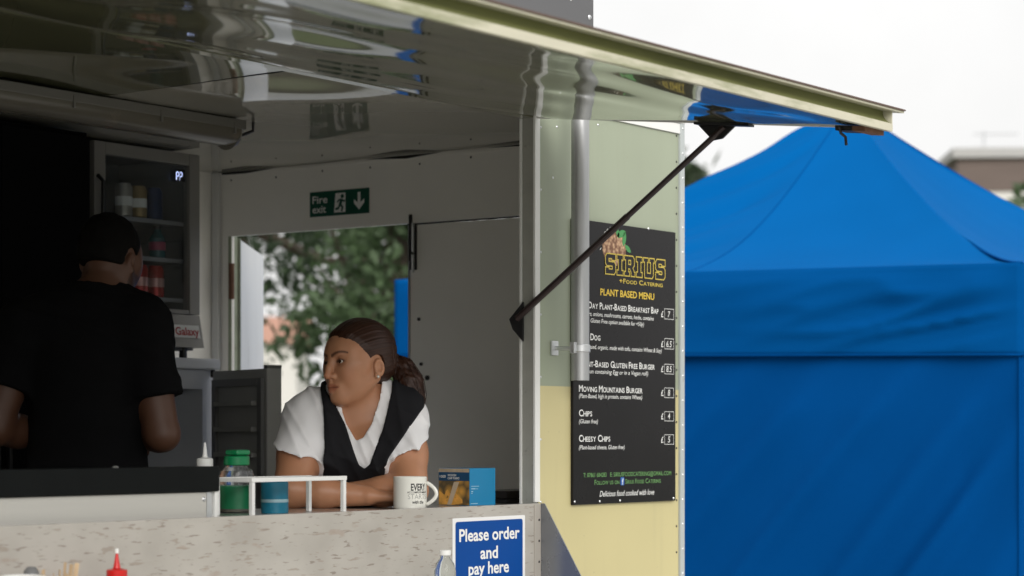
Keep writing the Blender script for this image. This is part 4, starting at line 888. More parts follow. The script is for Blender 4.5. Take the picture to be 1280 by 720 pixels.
SH_ = thing('salt_shaker', 'grey-topped glass shaker between the tub and the pot of forks', 'shaker', (3.205, 3.60, ST))
obj('glass_body', lathe([(0, 0), (.02, 0), (.022, .004), (.018, .14), (.016, .165), (0, .165)], 20), m_clear, SH_, .5)
obj('shaker_top', lathe([(0, .1655), (.017, .1655), (.016, .185), (.009, .194), (0, .195)], 20), M('grey_lid', (.16, .16, .16), .4), SH_, .5)
# ================================================================== people: implicit surfaces polygonised once
def axis(*segs):
    out = []
    for a, b, s in segs: out += list(np.arange(a, b - s * .4, s))
    return np.array(out + [segs[-1][1]], np.float32)
class Field:
    def __init__(s, xs, ys, zs):
        s.ax = (xs, ys, zs); s.F = np.full((len(xs), len(ys), len(zs)), 1.0, np.float32)
    def sub(s, lo, hi):
        sl = []
        for a, l, h in zip(s.ax, lo, hi): sl.append(slice(max(0, np.searchsorted(a, l) - 1), min(len(a), np.searchsorted(a, h) + 1)))
        X = s.ax[0][sl[0]][:, None, None]; Y = s.ax[1][sl[1]][None, :, None]; Z = s.ax[2][sl[2]][None, None, :]
        return tuple(sl), X, Y, Z
    def add(s, pr, k=.02, op='u', infl=0.0):
        fn, lo, hi = pr; m = max(k, .012) + abs(infl) + .02
        sl, X, Y, Z = s.sub([v - m for v in lo], [v + m for v in hi])
        if X.size == 0 or Y.size == 0 or Z.size == 0: return
        d = fn(X, Y, Z) - infl; f = s.F[sl]
        if op == 'u':
            h = np.clip(.5 + .5 * (f - d) / k, 0, 1); s.F[sl] = f * (1 - h) + d * h - k * h * (1 - h)
        else:
            h = np.clip(.5 - .5 * (f + d) / k, 0, 1); s.F[sl] = f * (1 - h) - d * h + k * h * (1 - h)
    def cut(s, fn):                       # keep where fn < 0
        X = s.ax[0][:, None, None]; Y = s.ax[1][None, :, None]; Z = s.ax[2][None, None, :]
        s.F = np.maximum(s.F, fn(X, Y, Z).astype(np.float32))
    def disp(s, fn):
        X = s.ax[0][:, None, None]; Y = s.ax[1][None, :, None]; Z = s.ax[2][None, None, :]
        s.F = s.F + np.where(np.abs(s.F) < .06, fn(X, Y, Z), 0).astype(np.float32)
    def mesh(s, name):
        F = s.F; xs, ys, zs = s.ax; S = F < 0
        c = np.zeros(tuple(n - 1 for n in F.shape), np.uint8); offs = [(i, j, k) for i in (0, 1) for j in (0, 1) for k in (0, 1)]
        nx, ny, nz = c.shape
        for i, j, k in offs: c += S[i:i + nx, j:j + ny, k:k + nz]
        I, J, K = np.nonzero((c > 0) & (c < 8)); idx = np.full(c.shape, -1, np.int32); idx[I, J, K] = np.arange(len(I))
        acc = np.zeros((len(I), 3)); cnt = np.zeros(len(I))
        for a in offs:
            for ax_ in range(3):
                if a[ax_]: continue
                b = list(a); b[ax_] = 1
                va = F[I + a[0], J + a[1], K + a[2]]; vb = F[I + b[0], J + b[1], K + b[2]]; m = (va < 0) != (vb < 0)
                t = np.where(m, va / np.where(m, va - vb, 1), 0)
                pa = np.stack([xs[I + a[0]], ys[J + a[1]], zs[K + a[2]]], 1); pb = np.stack([xs[I + b[0]], ys[J + b[1]], zs[K + b[2]]], 1)
                acc += np.where(m[:, None], pa + (pb - pa) * t[:, None], 0); cnt += m
        V = acc / cnt[:, None]; Q = []
        for ax_ in range(3):
            sl0 = [slice(None)] * 3; sl1 = [slice(None)] * 3; sl0[ax_] = slice(0, -1); sl1[ax_] = slice(1, None)
            A, B = S[tuple(sl0)], S[tuple(sl1)]; o1, o2 = (ax_ + 1) % 3, (ax_ + 2) % 3
            p = np.stack(np.nonzero(A != B), 1); n_ = np.array(c.shape)
            ok = (p[:, o1] > 0) & (p[:, o2] > 0) & (p[:, o1] < n_[o1]) & (p[:, o2] < n_[o2]); p = p[ok]
            def cell(d1, d2):
                q = p.copy(); q[:, o1] -= d1; q[:, o2] -= d2; return idx[q[:, 0], q[:, 1], q[:, 2]]
            quad = np.stack([cell(1, 1), cell(0, 1), cell(0, 0), cell(1, 0)], 1); flip = ~A[p[:, 0], p[:, 1], p[:, 2]]
            quad[flip] = quad[flip][:, ::-1]; Q.append(quad)
        Q = np.concatenate(Q); Q = Q[(Q >= 0).all(1)]
        me = bpy.data.meshes.new(name); me.from_pydata(V.tolist(), [], Q.tolist()); return me, V
def rcone(a, b, ra, rb):
    a = np.array(a, np.float32); b = np.array(b, np.float32); ab = b - a; L2 = float(ab @ ab) + 1e-12; rm = max(ra, rb)
    def fn(X, Y, Z):
        t = np.clip(((X - a[0]) * ab[0] + (Y - a[1]) * ab[1] + (Z - a[2]) * ab[2]) / L2, 0, 1)
        return np.sqrt((X - a[0] - t * ab[0]) ** 2 + (Y - a[1] - t * ab[1]) ** 2 + (Z - a[2] - t * ab[2]) ** 2) - (ra + (rb - ra) * t)
    return fn, np.minimum(a, b) - rm, np.maximum(a, b) + rm
def ellip(c, r, fr=None):
    c = np.array(c, np.float32); fr = np.eye(3) if fr is None else np.array(fr); rm = max(r)
    def fn(X, Y, Z):
        q = [((X - c[0]) * f[0] + (Y - c[1]) * f[1] + (Z - c[2]) * f[2]) for f in fr]
        k0 = np.sqrt(sum((q[i] / r[i]) ** 2 for i in range(3))) + 1e-9; k1 = np.sqrt(sum((q[i] / r[i] ** 2) ** 2 for i in range(3))) + 1e-9
        return k0 * (k0 - 1) / k1
    return fn, c - rm, c + rm
def sleeve(a, b, ra, rb, n_=None):
    a_ = np.array(a); b_ = np.array(b); ax_ = (b_ - a_) / np.linalg.norm(b_ - a_)
    fn, lo, hi = rcone(a, tuple(b_ + ax_ * .06) if n_ is not None else b, ra, rb); n_ = ax_ if n_ is None else np.array(n_) / np.linalg.norm(n_)
    def g_(X, Y, Z): return np.maximum(fn(X, Y, Z), (X - b_[0]) * n_[0] + (Y - b_[1]) * n_[1] + (Z - b_[2]) * n_[2])
    return g_, lo, hi
def polysdf(P):
    P = np.array(P, np.float64)
    def fn(X, Z):
        X, Z = np.broadcast_arrays(X, Z); d = np.full(X.shape, 1e9); s = np.ones(X.shape)
        n_ = len(P)
        for i in range(n_):
            a, b = P[i], P[i - 1]; e = b - a; wx = X - a[0]; wz = Z - a[1]; t = np.clip((wx * e[0] + wz * e[1]) / (e @ e), 0, 1)
            d = np.minimum(d, (wx - e[0] * t) ** 2 + (wz - e[1] * t) ** 2)
            c1 = Z >= a[1]; c2 = Z < b[1]; c3 = e[0] * wz > e[1] * wx; fl = (c1 & c2 & c3) | (~c1 & ~c2 & ~c3); s = np.where(fl, -s, s)
        return s * np.sqrt(d)
    return fn
def waves(seed, n_, k0, k1, amp, dirv=None, spread=1.0):
    g_ = np.random.default_rng(seed); W_ = []
    for _ in range(n_):
        v = g_.normal(size=3) * spread + (np.array(dirv) if dirv is not None else 0); v /= np.linalg.norm(v); k = k0 * (k1 / k0) ** g_.random(); W_.append((v * k, g_.random() * 6.28, k0 / k))
    nrm = amp / math.sqrt(n_ / 2)
    return lambda X, Y, Z: nrm * sum(a * np.sin(v[0] * X + v[1] * Y + v[2] * Z + p) for v, p, a in W_)
def ridges(seed, n_, k0, k1, amp, dirv, spread=.3):
    g_ = np.random.default_rng(seed); W_ = []
    for _ in range(n_):
        v = g_.normal(size=3) * spread + np.array(dirv); v /= np.linalg.norm(v); k = k0 * (k1 / k0) ** g_.random(); m = g_.normal(size=3); m /= np.linalg.norm(m); W_.append((v * k, g_.random() * 6.28, m * k * .22, g_.random() * 6.28))
    return lambda X, Y, Z: -amp * sum((1 - np.abs(np.sin(v[0] * X + v[1] * Y + v[2] * Z + p + .6 * np.sin(m[0] * X + m[1] * Y + m[2] * Z + q)))) ** 4 * np.clip(.35 + np.sin(m[0] * X + m[1] * Y + m[2] * Z + q), 0, 1) for v, p, m, q in W_)
def frame_head(H, yaw, pitch=0.0, roll=0.0):
    """yaw: 0 looks towards the viewer side (-y); positive turns towards -x"""
    F_ = np.array([-math.sin(yaw) * math.cos(pitch), -math.cos(yaw) * math.cos(pitch), math.sin(pitch)])
    L_ = np.array([math.cos(yaw), -math.sin(yaw), 0.0]); U_ = np.cross(F_, L_); U_ = U_ if U_[2] > 0 else -U_
    if roll:
        L2 = L_ * math.cos(roll) + U_ * math.sin(roll); U_ = U_ * math.cos(roll) - L_ * math.sin(roll); L_ = L2
    H = np.array(H); fr = np.stack([F_, L_, U_])
    return (lambda f, l, u: tuple(H + F_ * f + L_ * l + U_ * u)), fr, H
def add_head(fd, hp, fr, s=1.0, male=False):
    E = lambda c, r, k=.02, op='u': fd.add(ellip(hp(*[v * s for v in c]), [v * s for v in r], fr), k, op)
    C = lambda a, b, ra, rb, k=.01, op='u': fd.add(rcone(hp(*[v * s for v in a]), hp(*[v * s for v in b]), ra * s, rb * s), k, op)
    E((-.010, 0, .024), (.095, .074, .086), .02)
    E((.034, 0, -.040), (.062, .058, .074), .03)
    E((.050, 0, .030), (.044, .056, .044), .03)                       # forehead
    for g_ in (-1, 1):
        C((-.004, g_ * .056, -.048), (.068, g_ * .015, -.097), .016, .016, .030)   # jaw
        E((.057, g_ * .034, -.036), (.030, .025, .029), .025)                      # cheek
        C((.068, g_ * .038, -.014), (.040, g_ * .060, -.014), .011, .009, .035); E((.040, g_ * .046, .002), (.026, .0135, .026), .03)     # cheekbone and temple
    C((.078, -.022, .018), (.078, .022, .018), .014, .014, .018)      # brow
    E((.080, 0, -.098), (.018, .020, .015), .018)                     # chin
    E((.086, 0, -.070), (.016, .027, .020), .018)                     # muzzle
    for g_ in (-1, 1): E((.100, g_ * .032, .001), (.016, .018, .012), .012, 's')   # eye sockets
    C((.090, 0, .012), (.104, 0, -.016), .0085, .0085, .010)          # nose
    C((.103, 0, -.016), (.1115, 0, -.036), .0088, .0104, .008)
    for g_ in (-1, 1):
        E((.098, g_ * .0120, -.0395), (.011, .0072, .0078), .007)
        E((.104, g_ * .007, -.0485), (.005, .0036, .0030), .003, 's')
    C((.102, 0, -.052), (.1015, 0, -.060), .004, .004, .008)
    for g_ in (-1, 1):
        C((.1015, 0, -.064), (.092, g_ * .023, -.068), .0062, .003, .006)          # lips
        C((.1005, 0, -.0765), (.091, g_ * .021, -.071), .0075, .003, .006)
        C((.110, 0, -.0695), (.095, g_ * .026, -.0695), .0018, .0014, .003, 's')
        # eyelids: a ball with a narrow slit
        E((.0795, g_ * .032, .0), (.0145, .0150, .0132), .005)
        E((.096, g_ * .032, -.0012), (.013, .0142, .0046), .0025, 's')
        # ears
        E((-.008, g_ * .0765, -.024), (.0175, .0090, .0255), .005)
        E((-.005, g_ * .0850, -.021), (.0108, .0085, .0165), .003, 's')
        E((.003, g_ * .079, -.046), (.008, .0055, .009), .004)
def skin_colours(me, V, hp, fr, H, s=1.0, male=False):
    q = (V - H) @ fr.T / s; f, l, u = q[:, 0], q[:, 1], q[:, 2]; al = np.abs(l); n_ = len(V)
    C_ = np.ones((n_, 4), np.float32)
    def blend(m, col):
        m = np.clip(m, 0, 1)[:, None]; C_[:, :3] = C_[:, :3] * (1 - m) + np.array(col) * m
    sm = lambda d, w: np.clip(1 - d / w, 0, 1)
    head = (np.abs(u) < .13) & (f > .02)
    # cheeks and nose a little redder, eye sockets tinted darker to deepen their shade
    blend(head * .45 * sm(np.sqrt((f - .07) ** 2 + (al - .04) ** 2 + (u + .035) ** 2), .035), (1.05, .80, .74))
    blend(head * .5 * sm(np.sqrt((f - .112) ** 2 + l ** 2 + (u + .038) ** 2), .022), (1.05, .80, .76))
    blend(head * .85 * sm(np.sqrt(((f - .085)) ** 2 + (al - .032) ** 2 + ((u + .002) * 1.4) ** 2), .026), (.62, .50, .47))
    # lips
    lip = head & (f > .085)
    d = np.where(u > -.0695, np.abs(u + .0645 + al * .15) / .0058, np.abs(u + .0765 - al * .22) / .0070) + np.maximum(0, al - .016) / .008
    blend(lip * .75 * np.clip(1.5 - d, 0, 1), (.66, .40, .39)); blend(lip * sm(np.abs(u + .0698), .0022) * (al < .024), (.28, .14, .13))
    # brows
    t = np.clip((al - .012) / .042, 0, 1); ub = .0165 + .011 * np.sin(t * 2.3) - .004 * t
    blend((head & (f > .045) & (al > .008) & (al < .054)) * np.clip(1.6 - np.abs(u - ub) / (.0042 - .0020 * t), 0, 1) * .85, (.12, .08, .07))
    # lash lines along the lid opening
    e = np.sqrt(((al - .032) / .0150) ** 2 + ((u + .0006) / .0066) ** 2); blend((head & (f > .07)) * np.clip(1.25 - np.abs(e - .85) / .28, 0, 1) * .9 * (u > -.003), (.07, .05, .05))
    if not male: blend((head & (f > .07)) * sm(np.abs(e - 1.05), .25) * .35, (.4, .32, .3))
    if male: blend((u < -.045) & (f > .0) & (np.abs(u) < .13), (.45, .40, .40))
    return C_
def set_cols(me, C_):
    at_ = me.color_attributes.new('Col', 'FLOAT_COLOR', 'POINT'); at_.data.foreach_set('color', C_.astype(np.float32).ravel())
def eyeball(parent, hp, fr, g_, s=1.0):
    bm = bmesh.new(); bmesh.ops.create_uvsphere(bm, u_segments=24, v_segments=18, radius=.0128 * s)
    c = Vector(hp(.0795 * s, g_ * .032 * s, 0)); gz = Vector(fr[0] + .10 * fr[1] * 0 - .05 * fr[2]).normalized()
    for f_ in bm.faces:
        a = math.degrees(f_.calc_center_median().normalized().angle(gz)); f_.material_index = 2 if a < 13 else (1 if a < 30 else 0)
    bmesh.ops.translate(bm, verts=bm.verts, vec=c)
    return obj('eye', bm, [M('eye_white', (.55, .50, .46), .15, var=.05), M('iris', (.06, .03, .015), .1, var=.2), M('pupil', (.004, .004, .004), .08)], parent, 3.1)
def hand(fd, w, d, up, s=1.0, curl=.5, side=1):
    """palm from wrist w along d; up is the back of the hand"""
    w = np.array(w); d = np.array(d) / np.linalg.norm(d); up = np.array(up) - d * (np.array(up) @ d); up /= np.linalg.norm(up); sd = np.cross(d, up) * side
    for k in range(4): fd.add(rcone(w + sd * (.012 * (k - 1.5)) * .7, w + d * .085 * s + sd * (.0195 * (k - 1.5)), .015, .0115), .012)
    for k, L in enumerate((.068, .078, .072, .056)):
        b = w + d * .085 * s + sd * (.0195 * (k - 1.5)); d1 = d * math.cos(curl * .7) - up * math.sin(curl * .7); d2 = d * math.cos(curl * 1.7) - up * math.sin(curl * 1.7)
        m_ = b + d1 * L * .5; fd.add(rcone(b, m_, .0095, .0085), .004); fd.add(rcone(m_, m_ + d2 * L * .5, .0085, .0070), .003)
    b = w + d * .022 - sd * .026; m_ = b + (d * .6 - sd * .7 - up * .2) * .045; fd.add(rcone(b, m_, .013, .0105), .01); fd.add(rcone(m_, m_ + (d * .9 - sd * .25 - up * .2) * .035, .0100, .008), .004)

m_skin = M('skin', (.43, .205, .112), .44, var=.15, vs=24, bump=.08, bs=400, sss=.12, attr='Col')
m_skin2 = M('skin_shaded', (.085, .037, .020), .5, var=.08, vs=40, sss=.1, attr='Col')  # man's skin darkened, dimness of his corner put into the colour
m_tee = M('white_cotton', (.82, .81, .82), .85, var=.04, bump=.12, bs=700)
m_vest = M('black_tabard', (.009, .009, .011), .8, var=.25, vs=25, bump=.15, bs=600, spec=.25)
m_btee = M('black_cotton', (.0045, .0045, .005), .95, var=.25, vs=20, spec=.1)
m_trou = M('dark_trousers', (.02, .02, .026), .8, var=.2); m_shoe = M('black_shoe', (.012, .012, .012), .5)
m_hair = M('brown_hair', (.030, .0118, .0066), .36, var=.3, vs=30, attr='Col', spec=.38)

def hair_streaks(m):
    n = m.node_tree.nodes; l = m.node_tree.links; p = n['Principled BSDF']; at_ = n.new('ShaderNodeAttribute'); at_.attribute_name = 'strand'
    ns = n.new('ShaderNodeTexNoise'); ns.noise_dimensions = '1D'; ns.inputs['Scale'].default_value = 26; ns.inputs['Detail'].default_value = 6; ns.inputs['Roughness'].default_value = .75; l.new(at_.outputs['Fac'], ns.inputs['W'])
    old = p.inputs['Base Color'].links[0].from_socket; mr_ = n.new('ShaderNodeMapRange'); mr_.inputs[1].default_value = .3; mr_.inputs[2].default_value = .7; mr_.inputs[3].default_value = .35; mr_.inputs[4].default_value = 1.9; l.new(ns.outputs['Fac'], mr_.inputs[0])
    mu = n.new('ShaderNodeMix'); mu.data_type = 'RGBA'; mu.blend_type = 'MULTIPLY'; mu.inputs[0].default_value = 1; l.new(old, mu.inputs[6]); l.new(mr_.outputs[0], mu.inputs[7]); l.new(mu.outputs[2], p.inputs['Base Color'])
    b = n.new('ShaderNodeBump'); b.inputs['Strength'].default_value = .5; b.inputs['Distance'].default_value = .0015; l.new(ns.outputs['Fac'], b.inputs['Height']); l.new(b.outputs[0], p.inputs['Normal'])
hair_streaks(m_hair)
# ------------------------------------------------------------------ woman leaning on the counter
WOX, WOY = 4.780, 4.001
WO = thing('person', 'woman in white tee and black tabard leaning on the counter looking left', 'person', (WOX, WOY, ZF), PHI - R(90))
ZO = ZF
def wl_(x, y, z): return (x, y, z - ZO)
S_R, S_L = (-.152, .03, 1.650), (.100, .055, 1.654); E_R, E_L = (-.194, -.12, 1.450), (.136, -.085, 1.450)
W_R, W_L = (.022, -.135, 1.436), (-.065, -.045, 1.440)
NB = (-.012, .045, 1.675)
torso = [(ellip((-.025, .065, 1.56), (.150, .095, .155)), .04), (ellip((-.06, .135, 1.44), (.140, .105, .15)), .06), (rcone(S_R, NB, .058, .060), .05), (rcone(S_L, NB, .058, .060), .05),
         (ellip((-.092, -.012, 1.545), (.072, .062, .070)), .05), (ellip((.038, -.008, 1.552), (.072, .062, .070)), .05), (rcone((-.012, .045, 1.715), (-.11, .05, 1.672), .046, .046), .05), (rcone((-.008, .05, 1.715), (.075, .062, 1.676), .046, .046), .05)]
pelvis = [(ellip((-.12, .245, 1.27), (.165, .118, .15)), .06), (rcone((-.19, .26, 1.20), (-.19, .27, .88), .085, .062), .04), (rcone((-.05, .25, 1.20), (-.04, .26, .88), .085, .062), .04),
          (rcone((-.19, .27, .88), (-.19, .30, .54), .060, .040), .03), (rcone((-.04, .26, .88), (-.03, .29, .54), .060, .040), .03)]
mid_ = lambda a, b: tuple((np.array(a) + np.array(b)) / 2)
uarm = [(rcone(S_R, mid_(S_R, E_R), .060, .060), .03), (rcone(mid_(S_R, E_R), E_R, .060, .050), .03), (rcone(S_L, mid_(S_L, E_L), .058, .057), .03), (rcone(mid_(S_L, E_L), E_L, .057, .048), .03)]
low = [(rcone(E_R, tuple(np.array(E_R) * .6 + np.array(W_R) * .4), .040, .0415), .02), (rcone(tuple(np.array(E_R) * .6 + np.array(W_R) * .4), W_R, .0415, .027), .02), (rcone(E_L, tuple(np.array(E_L) * .6 + np.array(W_L) * .4), .039, .040), .02), (rcone(tuple(np.array(E_L) * .6 + np.array(W_L) * .4), W_L, .040, .027), .02)]
fd = Field(axis((-.36, -.145, .006), (-.145, .125, .0023), (.125, .26, .006)), axis((-.26, -.125, .006), (-.125, .115, .0024), (.115, .42, .009)), axis((.42, 1.39, .02), (1.39, 1.50, .004), (1.50, 1.685, .006), (1.685, 1.935, .0023)))
for p, k in torso + pelvis + uarm + low: fd.add(p, k)
fd.add(rcone((-.010, .058, 1.655), (.010, .046, 1.765), .054, .048), .014)
hand(fd, W_R, (1, .15, -.05), (0, 0, 1), .9, .45, 1); hand(fd, W_L, (-1, .05, -.05), (0, 0, 1), .9, .45, -1)
for x in (-.19, -.035): fd.add(ellip((x, .24, .50), (.042, .115, .042)), .03)
HP, HF, HH = frame_head((-.013, .0, 1.810), R(49), R(-3), R(3))
add_head(fd, HP, HF, 1.02)
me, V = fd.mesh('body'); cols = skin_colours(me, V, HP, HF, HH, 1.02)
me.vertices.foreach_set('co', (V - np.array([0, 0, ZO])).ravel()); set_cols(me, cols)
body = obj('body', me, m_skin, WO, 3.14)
del fd
def shift(me, V): me.vertices.foreach_set('co', (V - np.array([0, 0, ZO])).astype(np.float32).ravel()); me.update()
hp0 = lambda f, l, u: tuple(np.array(HP(f, l, u)) - np.array([0, 0, ZO]))
for g_ in (-1, 1): eyeball(body, hp0, HF, g_, 1.02)
es = bmesh.new(); bmesh.ops.create_uvsphere(es, u_segments=10, v_segments=8, radius=.0042); bmesh.ops.translate(es, verts=es.verts, vec=hp0(.004, .0865, -.050)); obj('earring', es, M('pearl', (.7, .66, .6), .15, metal=.3), body, 3.1)
# white T-shirt
PXM = .00222
pz = lambda L: [((x - 455) * PXM, 1.6 + (545 - y) * PXM) for x, y in L]
fd = Field(axis((-.28, .24, .0042)), axis((-.20, .32, .006)), axis((1.20, 1.76, .0042)))
for p, k in torso: fd.add(p, k, infl=.009)
H_R = tuple(np.array(S_R) + (np.array(E_R) - np.array(S_R)) * .47 + np.array([-.004, 0, 0])); H_L = tuple(np.array(S_L) + (np.array(E_L) - np.array(S_L)) * .45 + np.array([.004, 0, 0]))
fd.add(sleeve(S_R, H_R, .070, .074, (-.27, .1, -1)), .04); fd.add(sleeve(S_L, H_L, .067, .071, (.44, .1, -1)), .04)
fd.disp(waves(61, 7, 30, 85, .0028, (.5, .2, 1.0), .6)); fd.disp(waves(62, 6, 70, 170, .0014, (1, 0, .5), .4)); fd.disp(ridges(64, 4, 26, 46, .0048, (.85, .1, .50), .10))
vt = polysdf(pz([(424, 440), (429, 515), (434, 530), (447, 551), (456, 547), (466, 530), (476, 497), (480, 440)]))
fd.cut(lambda X, Y, Z: -np.maximum(vt(X, Z), Y - .075)); fd.cut(lambda X, Y, Z: .060 - np.sqrt((X + .008) ** 2 + ((Y - .045) * 1.0) ** 2) - np.maximum(0, 1.685 - Z) * 4)
me, V = fd.mesh('t_shirt'); shift(me, V); obj('t_shirt', me, m_tee, WO, .75)
# black tabard
fd = Field(axis((-.28, .24, .0042)), axis((-.20, .42, .006)), axis((1.10, 1.76, .0042)))
for p, k in torso: fd.add(p, k, infl=.018)
fd.add(pelvis[0][0], .06, infl=.015); fd.add(sleeve(S_R, H_R, .082, .086, (-.27, .1, -1)), .04); fd.add(sleeve(S_L, H_L, .079, .083, (.44, .1, -1)), .04)
fd.disp(waves(63, 6, 25, 70, .0018, (.3, .2, 1.0), .8)); fd.disp(ridges(66, 4, 22, 40, .004, (.9, .1, .4), .3))
vo = polysdf(pz([(398, 440), (400, 484), (406, 510), (409, 560), (402, 640), (380, 760), (500, 760), (478, 640), (478, 610), (488, 573), (512, 537), (531, 508), (528, 440)]))
vv = polysdf(pz([(400, 430), (407, 487), (420, 505), (433, 530), (444, 562), (451, 581), (458, 586), (465, 580), (472, 560), (481, 535), (490, 490), (491, 430)]))
fd.cut(lambda X, Y, Z: vo(X, Z)); fd.cut(lambda X, Y, Z: -np.maximum(vv(X, Z), Y - .10)); fd.cut(lambda X, Y, Z: .070 - np.sqrt((X + .008) ** 2 + (Y - .05) ** 2) - np.maximum(0, 1.66 - Z) * 4)
me, V = fd.mesh('tabard'); shift(me, V); obj('tabard', me, m_vest, WO, 3.14)
fd = Field(axis((-.34, .14, .01)), axis((.08, .42, .01)), axis((.48, 1.42, .015)))
for p, k in pelvis: fd.add(p, k, infl=.009)
fd.cut(lambda X, Y, Z: np.maximum(.52 - Z, Z - 1.33) + 0 * X + 0 * Y)
me, V = fd.mesh('trousers'); shift(me, V); obj('trousers', me, m_trou, WO, 3.14)
for x in (-.19, -.035):
    fd = Field(axis((x - .08, x + .08, .008)), axis((.08, .42, .008)), axis((.43, .60, .008))); fd.add(ellip((x, .24, .50), (.052, .128, .052)), .02); fd.add(rcone((x, .295, .52), (x, .295, .56), .05, .05), .02); fd.cut(lambda X, Y, Z: ZF + .001 - Z + 0 * X + 0 * Y)
    me, V = fd.mesh('shoe'); shift(me, V); obj('shoe', me, m_shoe, WO, 3.14)
# hair: combed back into a low ponytail
def hair_q(V): return (V - HH) @ HF.T / 1.02
fd = Field(axis((-.15, .20, .0026)), axis((-.14, .16, .0030)), axis((1.64, 1.945, .0026)))
fd.add(ellip(HP(-.0115, 0, .027), (.1055, .0845, .0945), HF), .01); fd.add(ellip(HP(.048, 0, .036), (.055, .064, .050), HF), .02); fd.add(ellip(HP(-.045, 0, -.020), (.062, .064, .050), HF), .02)
hx0, hx1 = np.array([-.13, -.075, -.045, -.02, .0, .02, .045, .065, .085, .12]), np.array([-.045, -.035, -.012, .020, .032, .043, .061, .079, .105, .17])
def hairline(X, Y, Z):
    f = ((X - HH[0]) * HF[0, 0] + (Y - HH[1]) * HF[0, 1] + (Z - HH[2]) * HF[0, 2]) / 1.02; l = ((X - HH[0]) * HF[1, 0] + (Y - HH[1]) * HF[1, 1] + (Z - HH[2]) * HF[1, 2]) / 1.02; u = ((X - HH[0]) * HF[2, 0] + (Y - HH[1]) * HF[2, 1] + (Z - HH[2]) * HF[2, 2]) / 1.02
    lim = np.interp(u, hx0, hx1).astype(np.float32) + .006 - .30 * np.maximum(0, np.abs(l) - .035) * np.clip((u - .01) / .03, 0, 1)
    ear = .026 - np.sqrt(((f + .004) / 1.0) ** 2 + ((u + .022) / 1.30) ** 2)
    return np.maximum(np.maximum((f - lim) * .8, np.where(np.abs(l) > .05, ear, -1)), -.085 - u)
def taper(X, Y, Z):
    f = ((X - HH[0]) * HF[0, 0] + (Y - HH[1]) * HF[0, 1] + (Z - HH[2]) * HF[0, 2]) / 1.02; u = ((X - HH[0]) * HF[2, 0] + (Y - HH[1]) * HF[2, 1] + (Z - HH[2]) * HF[2, 2]) / 1.02
    return .0075 * np.clip(1 - (np.interp(u, hx0, hx1) - f) / .030, 0, 1) * (u > -.03)
def strands(X, Y, Z):
    l = ((X - HH[0]) * HF[1, 0] + (Y - HH[1]) * HF[1, 1] + (Z - HH[2]) * HF[1, 2]); u = ((X - HH[0]) * HF[2, 0] + (Y - HH[1]) * HF[2, 1] + (Z - HH[2]) * HF[2, 2]); f = ((X - HH[0]) * HF[0, 0] + (Y - HH[1]) * HF[0, 1] + (Z - HH[2]) * HF[0, 2])
    a = np.arctan2(l, u - .004 + f * .15)
    return .0004 * np.sin(a * 33 + 2 * np.sin(a * 7)) + .0005 * np.sin(a * 71 + 1.0 + 10 * f) + .0009 * np.sin(a * 9 + f * 14)
fd.disp(strands); fd.disp(taper); fd.cut(hairline)
tie = np.array(HP(-.108, 0, -.004))
pt = [tie + np.array([-.012, -.004, .002]), tie + np.array([.012, .004, .002]), tie + np.array([.036, .0, -.022]), tie + np.array([.056, -.012, -.062]), tie + np.array([.070, -.020, -.106]), tie + np.array([.080, -.026, -.150])]
pr = [.020, .019, .034, .038, .030, .010]
for i in range(5): fd.add(rcone(pt[i], pt[i + 1], pr[i], pr[i + 1]), .008)
def pony_disp(X, Y, Z): return np.where((X - tie[0]) > .012, .0009 * np.sin((X + .5 * (Z - tie[2])) * 330 + 3 * np.sin(Z * 40)) + .001 * np.sin((Y * 1.0 + .4 * Z) * 420), 0)
fd.disp(pony_disp)
me, V = fd.mesh('hair'); q = hair_q(V); a = np.arctan2(q[:, 1], q[:, 2] - .004 + q[:, 0] * .15); pony = (V[:, 0] - tie[0]) > .014
st = np.where(pony, np.sin((V[:, 0] + .5 * (V[:, 2] - tie[2])) * 330 + 3 * np.sin(V[:, 2] * 40)), np.sin(a * 33 + 2 * np.sin(a * 7)) * .6 + np.sin(a * 90) * .4)
sa_ = me.attributes.new('strand', 'FLOAT', 'POINT'); sa_.data.foreach_set('value', np.where(pony, 3 + 22 * (V[:, 0] * .9 + .45 * (V[:, 2] - tie[2]) + .3 * V[:, 1]), a).astype(np.float32))
br = 1 + .06 * st; Cc = np.stack([br, br * .95, br * .9, np.ones(len(V))], 1); shift(me, V); set_cols(me, Cc)
hr = obj('hair', me, m_hair, WO, 3.14)
# fine strands lying on the cap and in the ponytail
g_ = np.random.default_rng(77); sb_ = bmesh.new()
for k in range(0):
    a = (g_.random() * 2 - 1) * 2.0 ; pts = []
    for t in np.linspace(0, 1, 8):
        ph = R(62) * (1 - t) + R(178) * t                   # from hairline over the crown to the tie
        c_, s_ = math.cos(ph), math.sin(ph); rr = 1.012 + .012 * g_.random() * (t * (1 - t)) * 2
        f = -.0115 + .106 * c_ * rr; rad = s_ * rr; pts.append(Vector(HP(f, .085 * rad * math.sin(a), .022 + .094 * rad * math.cos(a) - .022 * t)) - Vector((0, 0, ZO)))
    q0 = (np.array(pts[0]) + np.array([0, 0, ZO]) - HH) @ HF.T
    if q0[0] > np.interp(q0[2], hx0, hx1) - .004: pts = pts[1:]
    q0 = (np.array(pts[0]) + np.array([0, 0, ZO]) - HH) @ HF.T
    if q0[2] < -.02 or q0[0] > np.interp(q0[2], hx0, hx1): continue
    if len(pts) > 4: tube(pts[2:], .00045, 4, sb_)
